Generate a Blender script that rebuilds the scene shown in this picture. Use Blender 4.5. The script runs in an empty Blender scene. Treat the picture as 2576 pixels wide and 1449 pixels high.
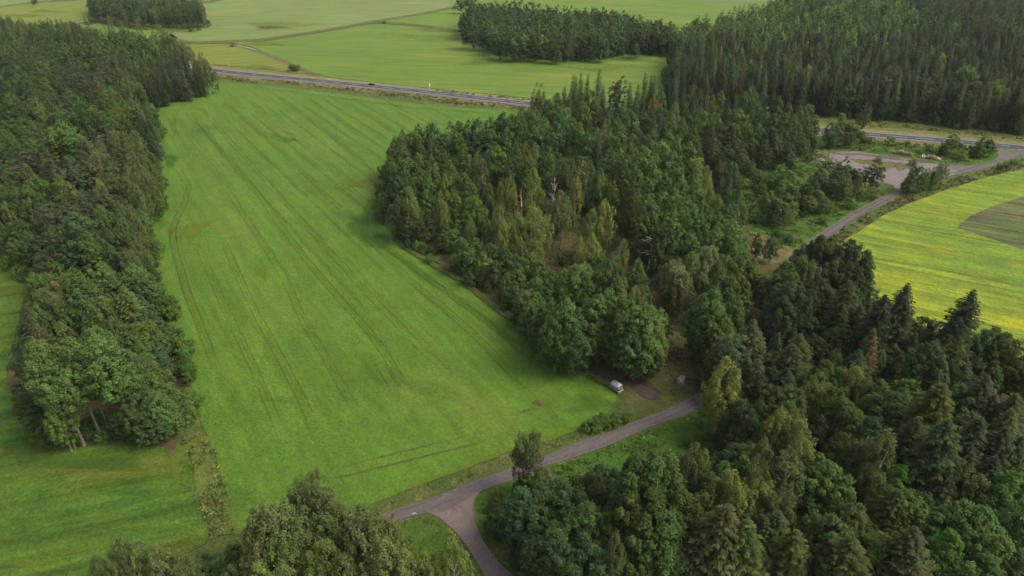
import bpy, math, random
import numpy as np
from mathutils import Vector

# ------------------------------------------------------------------ camera, world, sun
SC = bpy.context.scene
COL = SC.collection
random.seed(11)
RNG = np.random.default_rng(11)
CAMH = 101.0
PITCH = math.radians(30)
cd = bpy.data.cameras.new("camera")
cam = bpy.data.objects.new("camera", cd)
COL.objects.link(cam)
cam.location = (0, 0, CAMH)
cam.rotation_euler = (math.radians(90) - PITCH, 0, 0)
cd.sensor_width = 36; cd.lens = 24; cd.clip_start = 1; cd.clip_end = 9000
SC.camera = cam

SUN_EL = math.radians(48)
SUN_AZ = math.radians(100)         # clockwise from +Y (view direction): from the right
world = bpy.data.worlds.new("World")
SC.world = world
world.use_nodes = True
wn = world.node_tree
wn.nodes.clear()
wo = wn.nodes.new("ShaderNodeOutputWorld")
bg = wn.nodes.new("ShaderNodeBackground")
sky = wn.nodes.new("ShaderNodeTexSky")
sky.sky_type = 'NISHITA'
sky.sun_disc = False
sky.sun_elevation = SUN_EL
sky.sun_rotation = SUN_AZ
sky.dust_density = 4.0
sky.air_density = 1.0
sky.ozone_density = 0.6
bg.inputs['Strength'].default_value = 0.15
hs = wn.nodes.new('ShaderNodeHueSaturation')     # high thin overcast: the sky light is nearly neutral
hs.inputs['Saturation'].default_value = 0.55
wn.links.new(sky.outputs[0], hs.inputs['Color'])
wn.links.new(hs.outputs[0], bg.inputs[0])
wn.links.new(bg.outputs[0], wo.inputs[0])
sl = bpy.data.lights.new("sun", 'SUN')
sl.energy = 1.35
sl.angle = math.radians(28)
sl.color = (1.0, 0.93, 0.82)
so = bpy.data.objects.new("sun", sl)
COL.objects.link(so)
sdir = Vector((math.sin(SUN_AZ) * math.cos(SUN_EL), math.cos(SUN_AZ) * math.cos(SUN_EL), math.sin(SUN_EL)))
so.rotation_euler = sdir.to_track_quat('Z', 'Y').to_euler()
SC.view_settings.view_transform = 'Standard'
SC.view_settings.look = 'None'
SC.view_settings.exposure = 0.78
SC.view_settings.gamma = 1.0

# ------------------------------------------------------------------ helpers
FPX = 2000 / 1.165
CP, SP = math.cos(PITCH), math.sin(PITCH)

def at(x, y, z=0.0):
    """ground-plan position (metres) that the surveyed point x, y of the picture stands on, at height z"""
    u = (x - 1287.5) / FPX; v = (724.5 - y) / FPX
    dx, dy, dz = u, CP + v * SP, -SP + v * CP
    t = (z - CAMH) / dz
    return (dx * t, dy * t)

def pxm(p, z=0.0):
    """picture points per metre at a world point"""
    d = p[1] * CP + (CAMH - z) * SP
    return FPX / max(d, 1.0)

def tag(o, label=None, cat=None, group=None, kind=None):
    if label: o['label'] = label
    if cat: o['category'] = cat
    if group: o['group'] = group
    if kind: o['kind'] = kind
    return o

def link(name, data, parent=None, loc=(0, 0, 0)):
    o = bpy.data.objects.new(name, data)
    COL.objects.link(o)
    if parent is not None: o.parent = parent
    o.location = loc
    return o

def np_mesh(name, V, F, mats, col=None, midx=None, smooth=False):
    """V (n,3); F (m,k) array of equal-size faces"""
    V = np.asarray(V, np.float32); F = np.asarray(F, np.int32)
    k = F.shape[1]
    me = bpy.data.meshes.new(name)
    me.vertices.add(len(V)); me.vertices.foreach_set('co', V.ravel())
    me.loops.add(F.size); me.loops.foreach_set('vertex_index', F.ravel())
    me.polygons.add(len(F))
    me.polygons.foreach_set('loop_start', np.arange(0, F.size, k, dtype=np.int32))
    if smooth: me.polygons.foreach_set('use_smooth', np.ones(len(F), bool))
    for m in mats: me.materials.append(m)
    if midx is not None: me.polygons.foreach_set('material_index', np.asarray(midx, np.int32))
    if col is not None:
        a = me.color_attributes.new('tint', 'FLOAT_COLOR', 'POINT')
        c = np.ones((len(V), 4), np.float32); c[:, :col.shape[1]] = col
        a.data.foreach_set('color', c.ravel())
    me.update(calc_edges=True)
    return me

class MB:
    """collects boxes, tubes, lathed shapes and sheets, then links them as one mesh"""
    def __init__(s): s.v = []; s.f = []
    def add(s, vs, fs):
        n = len(s.v); s.v += [tuple(v) for v in vs]; s.f += [tuple(i + n for i in f) for f in fs]
    def box(s, c, d, rz=0.0, taper=1.0, bev=0.0):
        x, y, z = d[0] / 2, d[1] / 2, d[2] / 2
        pts = []
        if bev <= 0:
            for sz, t in ((-1, 1), (1, taper)):
                for sx, sy in ((-1, -1), (1, -1), (1, 1), (-1, 1)): pts.append((sx * x * t, sy * y * t, sz * z))
            fs = [(3, 2, 1, 0), (4, 5, 6, 7), (0, 1, 5, 4), (1, 2, 6, 5), (2, 3, 7, 6), (3, 0, 4, 7)]
        else:
            for sz, t in ((-1, 1 - bev), (-1 + 2 * bev, 1), (1 - 2 * bev, taper), (1, taper * (1 - bev))):
                for sx, sy in ((-1, -1), (1, -1), (1, 1), (-1, 1)): pts.append((sx * x * t, sy * y * t, sz * z))
            fs = [(3, 2, 1, 0), (12, 13, 14, 15)]
            for l in range(3):
                for i in range(4):
                    j = (i + 1) % 4; fs.append((l * 4 + i, l * 4 + j, l * 4 + 4 + j, l * 4 + 4 + i))
        ca, sa = math.cos(rz), math.sin(rz)
        s.add([(c[0] + p[0] * ca - p[1] * sa, c[1] + p[0] * sa + p[1] * ca, c[2] + p[2]) for p in pts], fs)
    def tube(s, path, rad, n=6, cap=True):
        rings = []
        for i, p in enumerate(path):
            p = Vector(p)
            a = Vector(path[max(i - 1, 0)]); b = Vector(path[min(i + 1, len(path) - 1)])
            d = (b - a).normalized() if (b - a).length > 1e-6 else Vector((0, 0, 1))
            q = d.to_track_quat('Z', 'Y')
            r = rad[i] if hasattr(rad, '__len__') else rad
            rings.append([p + q @ Vector((r * math.cos(2 * math.pi * k / n), r * math.sin(2 * math.pi * k / n), 0)) for k in range(n)])
        fs = []
        for i in range(len(path) - 1):
            for k in range(n):
                j = (k + 1) % n; fs.append((i * n + k, i * n + j, (i + 1) * n + j, (i + 1) * n + k))
        if cap:
            fs.append(tuple(reversed(range(n)))); fs.append(tuple((len(path) - 1) * n + k for k in range(n)))
        s.add([v for r in rings for v in r], fs)
    def build(s, name, m, parent=None, smooth=False, loc=(0, 0, 0)):
        me = bpy.data.meshes.new(name)
        me.from_pydata(s.v, [], s.f)
        for mm in (m if isinstance(m, list) else [m]): me.materials.append(mm)
        if smooth: me.polygons.foreach_set('use_smooth', np.ones(len(me.polygons), bool))
        me.update()
        return link(name, me, parent, loc)

def thing(name, label, cat, loc=(0, 0, 0), rz=0.0, group=None):
    o = link(name, None, None, loc); o.rotation_euler = (0, 0, rz); o.empty_display_size = 0.5
    return tag(o, label, cat, group)

# ------------------------------------------------------------------ materials
class NT:
    def __init__(s, name):
        s.m = bpy.data.materials.new(name); s.m.use_nodes = True
        s.t = s.m.node_tree; s.t.nodes.clear()
        s.out = s.t.nodes.new('ShaderNodeOutputMaterial')
        s.geo = s.t.nodes.new('ShaderNodeNewGeometry')
    def n(s, typ, **kw):
        nd = s.t.nodes.new(typ)
        for k, v in kw.items(): setattr(nd, k, v)
        return nd
    def l(s, a, b): s.t.links.new(a, b)
    def coords(s, scale=(1, 1, 1), rot=0.0, obj=False):
        if obj: src = s.n('ShaderNodeTexCoord').outputs['Object']
        else: src = s.geo.outputs['Position']
        for k, v in (('Rotation', (0, 0, rot)), ('Scale', scale)):
            mp = s.n('ShaderNodeMapping'); mp.inputs[k].default_value = v
            s.l(src, mp.inputs[0]); src = mp.outputs[0]
        return src
    def noise(s, vec, scale, detail=3, rough=0.55, lo=0.3, hi=0.7):
        nz = s.n('ShaderNodeTexNoise'); nz.inputs['Scale'].default_value = scale
        nz.inputs['Detail'].default_value = detail; nz.inputs['Roughness'].default_value = rough
        s.l(vec, nz.inputs['Vector'])
        mr = s.n('ShaderNodeMapRange'); mr.inputs[1].default_value = lo; mr.inputs[2].default_value = hi
        s.l(nz.outputs[0], mr.inputs[0]); return mr.outputs[0]
    def mix(s, fac, a, b, mode='MIX'):
        mx = s.n('ShaderNodeMix', data_type='RGBA', blend_type=mode)
        for sock, v in ((mx.inputs[0], fac), (mx.inputs[6], a), (mx.inputs[7], b)):
            if isinstance(v, (int, float)): sock.default_value = v
            elif isinstance(v, tuple): sock.default_value = (*v, 1) if len(v) == 3 else v
            else: s.l(v, sock)
        return mx.outputs[2]
    def math(s, op, a, b=0.0):
        md = s.n('ShaderNodeMath', operation=op)
        for i, v in enumerate((a, b)):
            if isinstance(v, (int, float)): md.inputs[i].default_value = v
            else: s.l(v, md.inputs[i])
        return md.outputs[0]
    def gain(s, fac, lo, hi):
        """scalar 0..1 -> grey multiplier colour"""
        mr = s.n('ShaderNodeMapRange'); mr.inputs[3].default_value = lo; mr.inputs[4].default_value = hi
        s.l(fac, mr.inputs[0]); c = s.n('ShaderNodeCombineColor')
        for i in range(3): s.l(mr.outputs[0], c.inputs[i])
        return c.outputs[0]
    def bsdf(s, col, rough=0.9, spec=0.2, metal=0.0, bump=None, bd=0.1):
        b = s.n('ShaderNodeBsdfPrincipled')
        if isinstance(col, tuple): b.inputs['Base Color'].default_value = (*col, 1)
        else: s.l(col, b.inputs['Base Color'])
        b.inputs['Roughness'].default_value = rough; b.inputs['Specular IOR Level'].default_value = spec
        b.inputs['Metallic'].default_value = metal
        if bump is not None:
            bp = s.n('ShaderNodeBump'); bp.inputs['Distance'].default_value = bd; s.l(bump, bp.inputs['Height']); s.l(bp.outputs[0], b.inputs['Normal'])
        return b.outputs[0]
    def done(s, sh): s.l(sh, s.out.inputs[0]); return s.m

def mat_simple(name, col, rough=0.7, spec=0.3, metal=0.0, var=0.25, sc=3.0):
    N = NT(name); v = N.coords(obj=True)
    c = N.mix(1.0, col, N.gain(N.noise(v, sc, 3), 1 - var, 1 + var), 'MULTIPLY')
    return N.done(N.bsdf(c, rough, spec, metal))

def mat_field(name, c1, c2, c3, rot, streak=0.35, sc_big=0.018, fine=0.35, c4=None, hatch=0.0):
    """a growing crop: broad patches of three tones, streaks along the sowing rows, fine leaf mottling"""
    N = NT(name)
    p = N.coords()
    pr = N.coords((1.0, 0.06, 1.0), rot)
    big = N.noise(p, sc_big, 4, 0.6, 0.36, 0.64)
    mid = N.noise(p, sc_big * 4.3, 4, 0.65, 0.4, 0.66)
    rows = N.noise(pr, 0.30, 3, 0.6, 0.34, 0.66)
    f1 = N.noise(p, 1.3, 4, 0.7, 0.25, 0.75)
    f2 = N.noise(p, 4.5, 2, 0.6, 0.25, 0.75)
    f0 = N.noise(N.coords((1.0, 0.45, 1.0), rot), 0.42, 4, 0.75, 0.3, 0.7)
    c = N.mix(big, c1, c2)
    c = N.mix(N.math('MULTIPLY', mid, 0.55), c, c3)
    if c4 is not None:
        c = N.mix(N.noise(N.coords((1, 0.35, 1), rot), sc_big * 2.4, 3, 0.6, 0.53, 0.72), c, c4)
    c = N.mix(1.0, c, N.gain(rows, 1 - streak * 0.5, 1 + streak * 0.5), 'MULTIPLY')
    if hatch > 0:
        h = N.noise(N.coords((1.0, 0.03, 1.0), rot), 1.1, 2, 0.5, 0.56, 0.7)
        gate = N.noise(p, 0.045, 2, 0.5, 0.5, 0.62)
        c = N.mix(N.math('MULTIPLY', N.math('MULTIPLY', h, gate), hatch), c, (c3[0] * 0.55, c3[1] * 0.55, c3[2] * 0.6))
    c = N.mix(1.0, c, N.gain(f0, 1 - fine * 0.5, 1 + fine * 0.5), 'MULTIPLY')
    c = N.mix(1.0, c, N.gain(f1, 1 - fine, 1 + fine), 'MULTIPLY')
    c = N.mix(1.0, c, N.gain(f2, 1 - fine * 0.8, 1 + fine * 0.8), 'MULTIPLY')
    return N.done(N.bsdf(c, 0.85, 0.12, bump=f1, bd=0.25))

def mat_rough(name, c1, c2, c3, s1=0.08, fine=0.5, bd=0.3, spec=0.1):
    N = NT(name); p = N.coords()
    c = N.mix(N.noise(p, s1, 4, 0.65, 0.38, 0.62), c1, c2)
    c = N.mix(N.noise(p, s1 * 4, 4, 0.7, 0.5, 0.68), c, c3)
    f1 = N.noise(p, 1.6, 4, 0.75, 0.25, 0.75)
    c = N.mix(1.0, c, N.gain(f1, 1 - fine, 1 + fine), 'MULTIPLY')
    c = N.mix(1.0, c, N.gain(N.noise(p, 0.35, 3, 0.6, 0.25, 0.75), 0.75, 1.25), 'MULTIPLY')
    return N.done(N.bsdf(c, 0.9, spec, bump=f1, bd=bd))

def mat_decal(name, c1, c2, amax=0.9, nsc=0.35, nz=0.5, rot=0.0, stretch=1.0):
    """soft-edged marks: opacity from the mesh's edge attribute (tint red) and noise"""
    N = NT(name); p = N.coords((1.0, stretch, 1.0), rot)
    at_ = N.n('ShaderNodeAttribute', attribute_name='tint')
    sep = N.n('ShaderNodeSeparateColor'); N.l(at_.outputs['Color'], sep.inputs[0])
    n1 = N.noise(p, nsc, 4, 0.7, 0.2, 0.8)
    a = N.math('MULTIPLY', N.math('SUBTRACT', N.math('ADD', sep.outputs[0], N.math('MULTIPLY', n1, nz)), nz * 0.75), 2.2)
    cl = N.n('ShaderNodeClamp'); N.l(a, cl.inputs[0])
    al = N.math('MULTIPLY', cl.outputs[0], amax)
    c = N.mix(N.noise(p, nsc * 3, 3, 0.6, 0.35, 0.65), c1, c2)
    c = N.mix(1.0, c, N.gain(N.noise(N.coords(), 2.5, 3, 0.7, 0.25, 0.75), 0.7, 1.3), 'MULTIPLY')
    b = N.bsdf(c, 0.9, 0.1)
    tr = N.n('ShaderNodeBsdfTransparent'); ms = N.n('ShaderNodeMixShader')
    N.l(al, ms.inputs[0]); N.l(tr.outputs[0], ms.inputs[1]); N.l(b, ms.inputs[2])
    return N.done(ms.outputs[0])

def mat_leaf(name, trans=0.25, baked=False):
    N = NT(name)
    oi = N.n('ShaderNodeObjectInfo'); at_ = N.n('ShaderNodeAttribute', attribute_name='tint')
    c = at_.outputs['Color'] if baked else N.mix(1.0, oi.outputs['Color'], at_.outputs['Color'], 'MULTIPLY')
    b = N.bsdf(c, 0.75, 0.10)
    tl = N.n('ShaderNodeBsdfTranslucent')
    N.l(N.mix(1.0, c, (1.25, 1.2, 0.6), 'MULTIPLY'), tl.inputs[0])
    ms = N.n('ShaderNodeMixShader'); ms.inputs[0].default_value = trans
    N.l(b, ms.inputs[1]); N.l(tl.outputs[0], ms.inputs[2])
    return N.done(ms.outputs[0])

LEAF = mat_leaf('leaves'); LEAFB = mat_leaf('leaves_mixed', baked=True)
def mat_bark(name, c1, c2, sc=(1, 1, 6)):
    N = NT(name); v = N.coords(sc, obj=True)
    c = N.mix(N.noise(v, 1.2, 3, 0.6, 0.45, 0.62), c1, c2)
    return N.done(N.bsdf(c, 0.85, 0.1))
BARK = {'B': mat_bark('grey_bark', (0.20, 0.18, 0.145), (0.09, 0.08, 0.065)),
        'I': mat_bark('birch_bark', (0.42, 0.40, 0.35), (0.12, 0.11, 0.10)),
        'S': mat_bark('spruce_bark', (0.12, 0.095, 0.075), (0.06, 0.05, 0.04)),
        'P': mat_bark('pine_bark', (0.20, 0.10, 0.055), (0.10, 0.065, 0.05)),
        'D': mat_bark('dead_wood', (0.40, 0.34, 0.28), (0.20, 0.15, 0.12))}
BARK['H'] = BARK['B']

# ------------------------------------------------------------------ ground sheets
def smooth_closed(pts, step):
    """closed Catmull-Rom resample of world points"""
    P = np.array(pts, float); n = len(P); out = []
    for i in range(n):
        p0, p1, p2, p3 = P[i - 1], P[i], P[(i + 1) % n], P[(i + 2) % n]
        k = max(1, int(np.linalg.norm(p2 - p1) / step)); k = min(k, 60)
        for j in range(k):
            t = j / k
            out.append(0.5 * ((2 * p1) + (-p0 + p2) * t + (2 * p0 - 5 * p1 + 4 * p2 - p3) * t * t + (-p0 + 3 * p1 - 3 * p2 + p3) * t ** 3))
    return np.array(out)

def smooth_open(pts, step=3.0):
    P = np.array(pts, float); n = len(P)
    P = np.vstack([2 * P[0] - P[1], P, 2 * P[-1] - P[-2]]); out = []
    for i in range(1, n):
        p0, p1, p2, p3 = P[i - 1:i + 3]
        k = max(1, int(np.linalg.norm(p2 - p1) / step))
        for j in range(k):
            t = j / k
            out.append(0.5 * ((2 * p1) + (-p0 + p2) * t + (2 * p0 - 5 * p1 + 4 * p2 - p3) * t * t + (-p0 + 3 * p1 - 3 * p2 + p3) * t ** 3))
    out.append(P[n]); return np.array(out)

def sheet(name, px, z, m, step=4.0, jit=0.0, skirt=0.0, smooth=True, world_pts=None):
    W = [at(*p) for p in px] if world_pts is None else world_pts
    P = smooth_closed(W, step) if smooth else np.array(W)
    if jit: P = P + RNG.normal(0, jit, P.shape)
    if (P[:, 0] * np.roll(P[:, 1], -1) - P[:, 1] * np.roll(P[:, 0], -1)).sum() < 0: P = P[::-1]
    n = len(P)
    vs = [(x, y, z) for x, y in P]; fs = [tuple(range(n))]
    if skirt:
        vs += [(x, y, z - skirt) for x, y in P]
        fs += [(i, i + n, (i + 1) % n + n, (i + 1) % n) for i in range(n)]
    me = bpy.data.meshes.new(name); me.from_pydata(vs, [], fs); me.materials.append(m); me.update()
    return tag(link(name, me), kind='structure'), P

class Soft:
    """soft-edged ground marks gathered into one sheet"""
    def __init__(s): s.v = []; s.f = []; s.c = []; s.z = 0.0
    def ribbon(s, px, w, z, amp=1.0, fade=True, world_pts=None, off=0.0, core=0.35):
        W = [at(*p) for p in px] if world_pts is None else world_pts
        P = smooth_open(W)
        d = np.gradient(P, axis=0); d /= np.linalg.norm(d, axis=1)[:, None] + 1e-9
        nrm = np.stack([-d[:, 1], d[:, 0]], 1); n = len(P); b = len(s.v)
        ww = w if hasattr(w, '__len__') else [w, w]
        z += s.z; s.z += 0.0015
        for i in range(n):
            t = i / (n - 1); hw = (ww[0] + (ww[1] - ww[0]) * t) / 2
            e = min(1.0, min(t, 1 - t) * n / 5.0) if fade else 1.0
            for k, a in ((-1, 0), (-core, 1), (core, 1), (1, 0)):
                q = P[i] + nrm[i] * (off + k * hw)
                s.v.append((q[0], q[1], z)); s.c.append((a * e * amp, 0, 0))
        for i in range(n - 1):
            for k in range(3):
                a = b + i * 4 + k; s.f.append((a, a + 1, a + 5, a + 4))
    def blob(s, x, y, rx, ry, z, amp=1.0, rot=0.0, n=20):
        """soft ellipse, radii given in picture points"""
        z += s.z; s.z += 0.0015
        b = len(s.v)
        for ring, a in ((0.03, 1.0), (0.4, 0.9), (0.75, 0.5), (1.0, 0.0)):
            for k in range(n):
                th = 2 * math.pi * k / n; wob = 1 + 0.22 * math.sin(3 * th + x) + 0.12 * math.sin(5 * th + y)
                u, v = rx * ring * wob * math.cos(th), ry * ring * wob * math.sin(th)
                q = at(x + u * math.cos(rot) - v * math.sin(rot), y + u * math.sin(rot) + v * math.cos(rot))
                s.v.append((q[0], q[1], z)); s.c.append((a * amp, 0, 0))
        for r in range(3):
            for k in range(n):
                j = (k + 1) % n; s.f.append((b + r * n + k, b + (r + 1) * n + k, b + (r + 1) * n + j, b + r * n + j))
        s.f.append(tuple(b + k for k in range(4)))
    def build(s, name, m, kind='structure'):
        F = [f for f in s.f if len(f) == 4]
        me = np_mesh(name, s.v, F, [m], np.array(s.c, np.float32))
        o = link(name, me); return tag(o, kind=kind)

ROW = math.radians(-33)      # the sowing direction of the big field
M_ground = mat_rough('rough_grass', (0.085, 0.105, 0.026), (0.060, 0.095, 0.018), (0.135, 0.125, 0.045), 0.05, 0.45)
M_floor = mat_rough('forest_floor', (0.105, 0.080, 0.030), (0.070, 0.075, 0.022), (0.110, 0.098, 0.034), 0.10, 0.5)
M_meadow = mat_rough('meadow', (0.050, 0.110, 0.012), (0.075, 0.120, 0.018), (0.040, 0.085, 0.012), 0.09, 0.45)
M_dry = mat_rough('dry_grass', (0.150, 0.120, 0.045), (0.095, 0.105, 0.030), (0.17, 0.125, 0.055), 0.12, 0.45)
M_fieldA = mat_field('oat_crop', (0.074, 0.143, 0.014), (0.087, 0.152, 0.015), (0.062, 0.127, 0.014), ROW, 0.26, 0.016, 0.30, c4=(0.108, 0.152, 0.020))
M_fieldB = mat_field('young_crop', (0.050, 0.112, 0.011), (0.080, 0.124, 0.011), (0.032, 0.076, 0.014), math.radians(74), 0.55, 0.030, 0.38, c4=(0.100, 0.112, 0.013))
M_fieldC = mat_field('far_crop', (0.098, 0.160, 0.020), (0.120, 0.172, 0.022), (0.080, 0.148, 0.022), math.radians(97), 0.34, 0.009, 0.16, c4=(0.155, 0.178, 0.028))
M_fieldC2 = mat_field('far_pale_crop', (0.132, 0.178, 0.045), (0.152, 0.190, 0.052), (0.112, 0.166, 0.040), math.radians(88), 0.3, 0.008, 0.14, c4=(0.190, 0.180, 0.055))
M_fieldC0 = mat_field('grassy_crop', (0.140, 0.165, 0.022), (0.112, 0.155, 0.020), (0.160, 0.160, 0.032), math.radians(60), 0.3, 0.015, 0.16)
M_rape = mat_field('flowering_rape', (0.205, 0.235, 0.013), (0.130, 0.200, 0.016), (0.080, 0.150, 0.024), math.radians(-62), 0.5, 0.022, 0.34, c4=(0.255, 0.255, 0.012), hatch=1.0)
M_fallow = mat_field('fallow_strip', (0.078, 0.108, 0.022), (0.098, 0.092, 0.040), (0.066, 0.098, 0.018), math.radians(-62), 1.0, 0.04, 0.28, c4=(0.110, 0.084, 0.052))

def mat_road(name, c1, c2, c3, fine=0.2):
    N = NT(name); p = N.coords()
    c = N.mix(N.noise(p, 0.25, 4, 0.7, 0.35, 0.65), c1, c2)
    c = N.mix(N.noise(p, 0.9, 4, 0.75, 0.55, 0.75), c, c3)
    c = N.mix(1.0, c, N.gain(N.noise(p, 5, 3, 0.7), 1 - fine, 1 + fine), 'MULTIPLY')
    return N.done(N.bsdf(c, 0.9, 0.25))
M_hwy = mat_road('highway_asphalt', (0.050, 0.050, 0.060), (0.042, 0.042, 0.051), (0.060, 0.059, 0.066), 0.08)
M_lane = mat_road('worn_asphalt', (0.105, 0.088, 0.074), (0.085, 0.072, 0.063), (0.140, 0.116, 0.095), 0.25)
M_gravel = mat_road('pink_gravel', (0.150, 0.108, 0.092), (0.122, 0.090, 0.078), (0.20, 0.150, 0.128), 0.28)
M_lot = mat_road('lot_gravel', (0.175, 0.142, 0.126), (0.125, 0.104, 0.092), (0.095, 0.084, 0.060), 0.35)
M_paint = mat_simple('road_paint', (0.62, 0.61, 0.62), 0.7, 0.2, var=0.12)

# base ground, reaching the horizon
g = MB(); R_ = 7000
g.add([(-R_, -R_, 0), (R_, -R_, 0), (R_, R_, 0), (-R_, R_, 0)], [(0, 1, 2, 3)])
tag(g.build('ground', M_ground), kind='structure')

FA = [(545, 209), (475, 236), (392, 268), (380, 280), (392, 314), (413, 350), (410, 368), (376, 410), (390, 444), (411, 477), (412, 517), (386, 552), (370, 594), (382, 637), (394, 687), (406, 737), (425, 799), (450, 864), (472, 937), (490, 1012), (510, 1074), (522, 1099), (557, 1199), (574, 1300), (590, 1345), (700, 1330), (840, 1300), (931, 1270), (1044, 1226), (1106, 1203), (1169, 1182), (1244, 1152), (1320, 1122), (1400, 1102), (1470, 1078), (1515, 1050), (1545, 1022), (1552, 1000), (1538, 984), (1468, 940), (1388, 884), (1325, 837), (1250, 782), (1169, 716), (1131, 694), (1069, 657), (1006, 619), (985, 587), (980, 512), (985, 437), (1040, 400), (1180, 380), (1290, 335), (1330, 305), (1288, 282), (1244, 277), (1094, 266), (944, 248), (794, 230), (644, 214)]
FB = [(-60, 655), (0, 664), (45, 689), (60, 724), (48, 799), (37, 849), (20, 899), (18, 949), (50, 1037), (72, 1076), (105, 1124), (225, 1126), (337, 1118), (390, 1120), (440, 1130), (468, 1125), (487, 1187), (507, 1262), (525, 1330), (518, 1366), (462, 1396), (420, 1460), (380, 1560), (-260, 1600), (-400, 1100), (-200, 700)]
sheet('crop_field', FA, 0.14, M_fieldA, 3.0, 0.16, 0.14)
sheet('crop_field', FB, 0.14, M_fieldB, 3.0, 0.16, 0.14)
FC0 = [(470, 112), (560, 111), (582, 113), (625, 126), (700, 151), (770, 184), (740, 184), (640, 171), (535, 163), (440, 150), (440, 118)]
FC1 = [(588, 108), (644, 108), (720, 96), (790, 86), (860, 74), (945, 61), (1040, 68), (1150, 81), (1300, 100), (1600, 120), (1690, 145), (1690, 200), (1670, 262), (1500, 262), (1335, 248), (1288, 243), (1094, 224), (944, 208), (830, 195), (780, 180), (700, 148), (640, 122)]
FC2 = [(965, 55), (1060, 38), (1145, 20), (1180, 8), (1300, -30), (2000, -30), (1960, 8), (1900, 70), (1700, 120), (1400, 95), (1155, 75), (1040, 61)]
FC3 = [(440, 104), (560, 103), (644, 99), (720, 88), (790, 78), (860, 66), (945, 51), (1060, 33), (1140, 16), (1170, -5), (1200, -40), (640, -40), (560, 2), (500, 14), (520, 60), (430, 85)]
FC4 = [(-80, 100), (0, 84), (62, 75), (140, 62), (225, 48), (300, 35), (330, -10), (230, 0), (77, 9), (0, 20), (-80, 30)]
FC4b = [(-80, 22), (0, 16), (77, 5), (230, -6), (300, -25), (300, -80), (-200, -80)]
FC4c = [(-80, 112), (0, 95), (62, 84), (140, 72), (225, 58), (300, 48), (440, 90), (400, 110), (200, 140), (-80, 160)]
sheet('crop_field', FC0, 0.25, M_fieldC0, 6, 0.2, 0.25)
sheet('crop_field', FC1, 0.25, M_fieldC, 6, 0.2, 0.25)
sheet('crop_field', FC2, 0.25, M_fieldC, 8, 0.2, 0.25)
sheet('crop_field', FC3, 0.25, M_fieldC2, 8, 0.2, 0.25)
sheet('crop_field', FC4, 0.25, M_fieldC0, 8, 0.2, 0.25)
sheet('crop_field', FC4b, 0.25, M_fieldC2, 8, 0.2, 0.25, smooth=False)
sheet('crop_field', FC4c, 0.25, M_fieldC, 8, 0.2, 0.25)
FD = [(2600, 424), (2518, 439), (2431, 464), (2356, 489), (2281, 517), (2218, 547), (2156, 587), (2111, 619), (2100, 690), (2150, 780), (2240, 850), (2400, 930), (2800, 1000), (3100, 560), (2800, 380)]
sheet('rape_field', FD, 0.45, M_rape, 4, 0.2, 0.45)
sheet('fallow_strip', [(2403, 575), (2441, 547), (2490, 524), (2575, 497), (2700, 455), (2900, 520), (2760, 700), (2575, 633), (2480, 600)], 0.47, M_fallow, 6, 0.15, 0, smooth=False)

# woodland floors
W1 = [(-260, 150), (0, 75), (60, 85), (200, 92), (250, 108), (430, 125), (540, 192), (475, 230), (385, 268), (388, 312), (408, 350), (370, 410), (386, 444), (406, 477), (408, 517), (380, 552), (364, 594), (376, 637), (388, 687), (400, 737), (418, 799), (443, 864), (465, 937), (482, 1012), (470, 1060), (400, 1085), (225, 1112), (105, 1112), (76, 1074), (54, 1037), (24, 949), (26, 899), (43, 849), (54, 799), (66, 724), (50, 684), (0, 655), (-200, 640), (-400, 600)]
W2 = [(1560, 975), (1500, 940), (1440, 895), (1325, 815), (1194, 712), (1069, 645), (985, 575), (975, 512), (980, 437), (1040, 400), (1180, 382), (1290, 337), (1345, 290), (1500, 296), (1700, 320), (2060, 352), (2040, 385), (1990, 400), (1850, 425), (1845, 500), (1880, 570), (1900, 640), (1965, 650), (1890, 800), (1845, 910), (1785, 955), (1700, 975), (1620, 985)]
W3 = [(1675, 262), (1850, 272), (2081, 300), (2231, 305), (2406, 324), (2575, 343), (2800, 365), (3000, 100), (2700, -60), (2050, -40), (1960, 30), (1900, 68), (1700, 120), (1600, 105), (1640, 140), (1698, 150), (1690, 200)]
W4 = [(1800, 1015), (1845, 930), (1915, 830), (1990, 690), (2100, 650), (2120, 780), (2230, 870), (2400, 960), (2800, 1040), (2900, 1700), (1330, 1700), (1300, 1449), (1225, 1300), (1290, 1260), (1390, 1270), (1500, 1265), (1700, 1250), (1780, 1160)]
G2 = [(1165, 95), (1240, 133), (1330, 152), (1520, 150), (1580, 137), (1640, 140), (1698, 148), (1700, 115), (1620, 102), (1550, 88), (1400, 78), (1250, 63), (1185, 60)]
G1 = [(228, 50), (300, 62), (400, 72), (520, 67), (520, 40), (480, 30), (230, 25)]
W5 = [(590, 1370), (720, 1335), (900, 1345), (990, 1400), (1050, 1500), (1150, 1600), (1150, 1800), (150, 1800), (230, 1500), (420, 1470)]
for w in (W1, W2, W3, W4, G2, G1): sheet('forest_floor', w, 0.03, M_floor, 5, 0.3)
sheet('forest_floor', W5, 0.03, M_meadow, 5, 0.3)
sheet('meadow', [(1390, 1172), (1513, 1130), (1613, 1088), (1738, 1043), (1795, 1018), (1815, 1060), (1810, 1150), (1710, 1270), (1500, 1290), (1400, 1290), (1300, 1270), (1230, 1260), (1215, 1330), (1250, 1400), (1300, 1449), (1400, 1560), (1290, 1500), (1225, 1400), (1198, 1330), (1194, 1257), (1240, 1226), (1300, 1206)], 0.05, M_meadow, 4, 0.12)
sheet('meadow', [(975, 1325), (1044, 1303), (1074, 1297), (1104, 1306), (1130, 1333), (1155, 1358), (1180, 1392), (1215, 1455), (1240, 1560), (950, 1560), (930, 1400)], 0.05, M_meadow, 4, 0.12)
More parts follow.
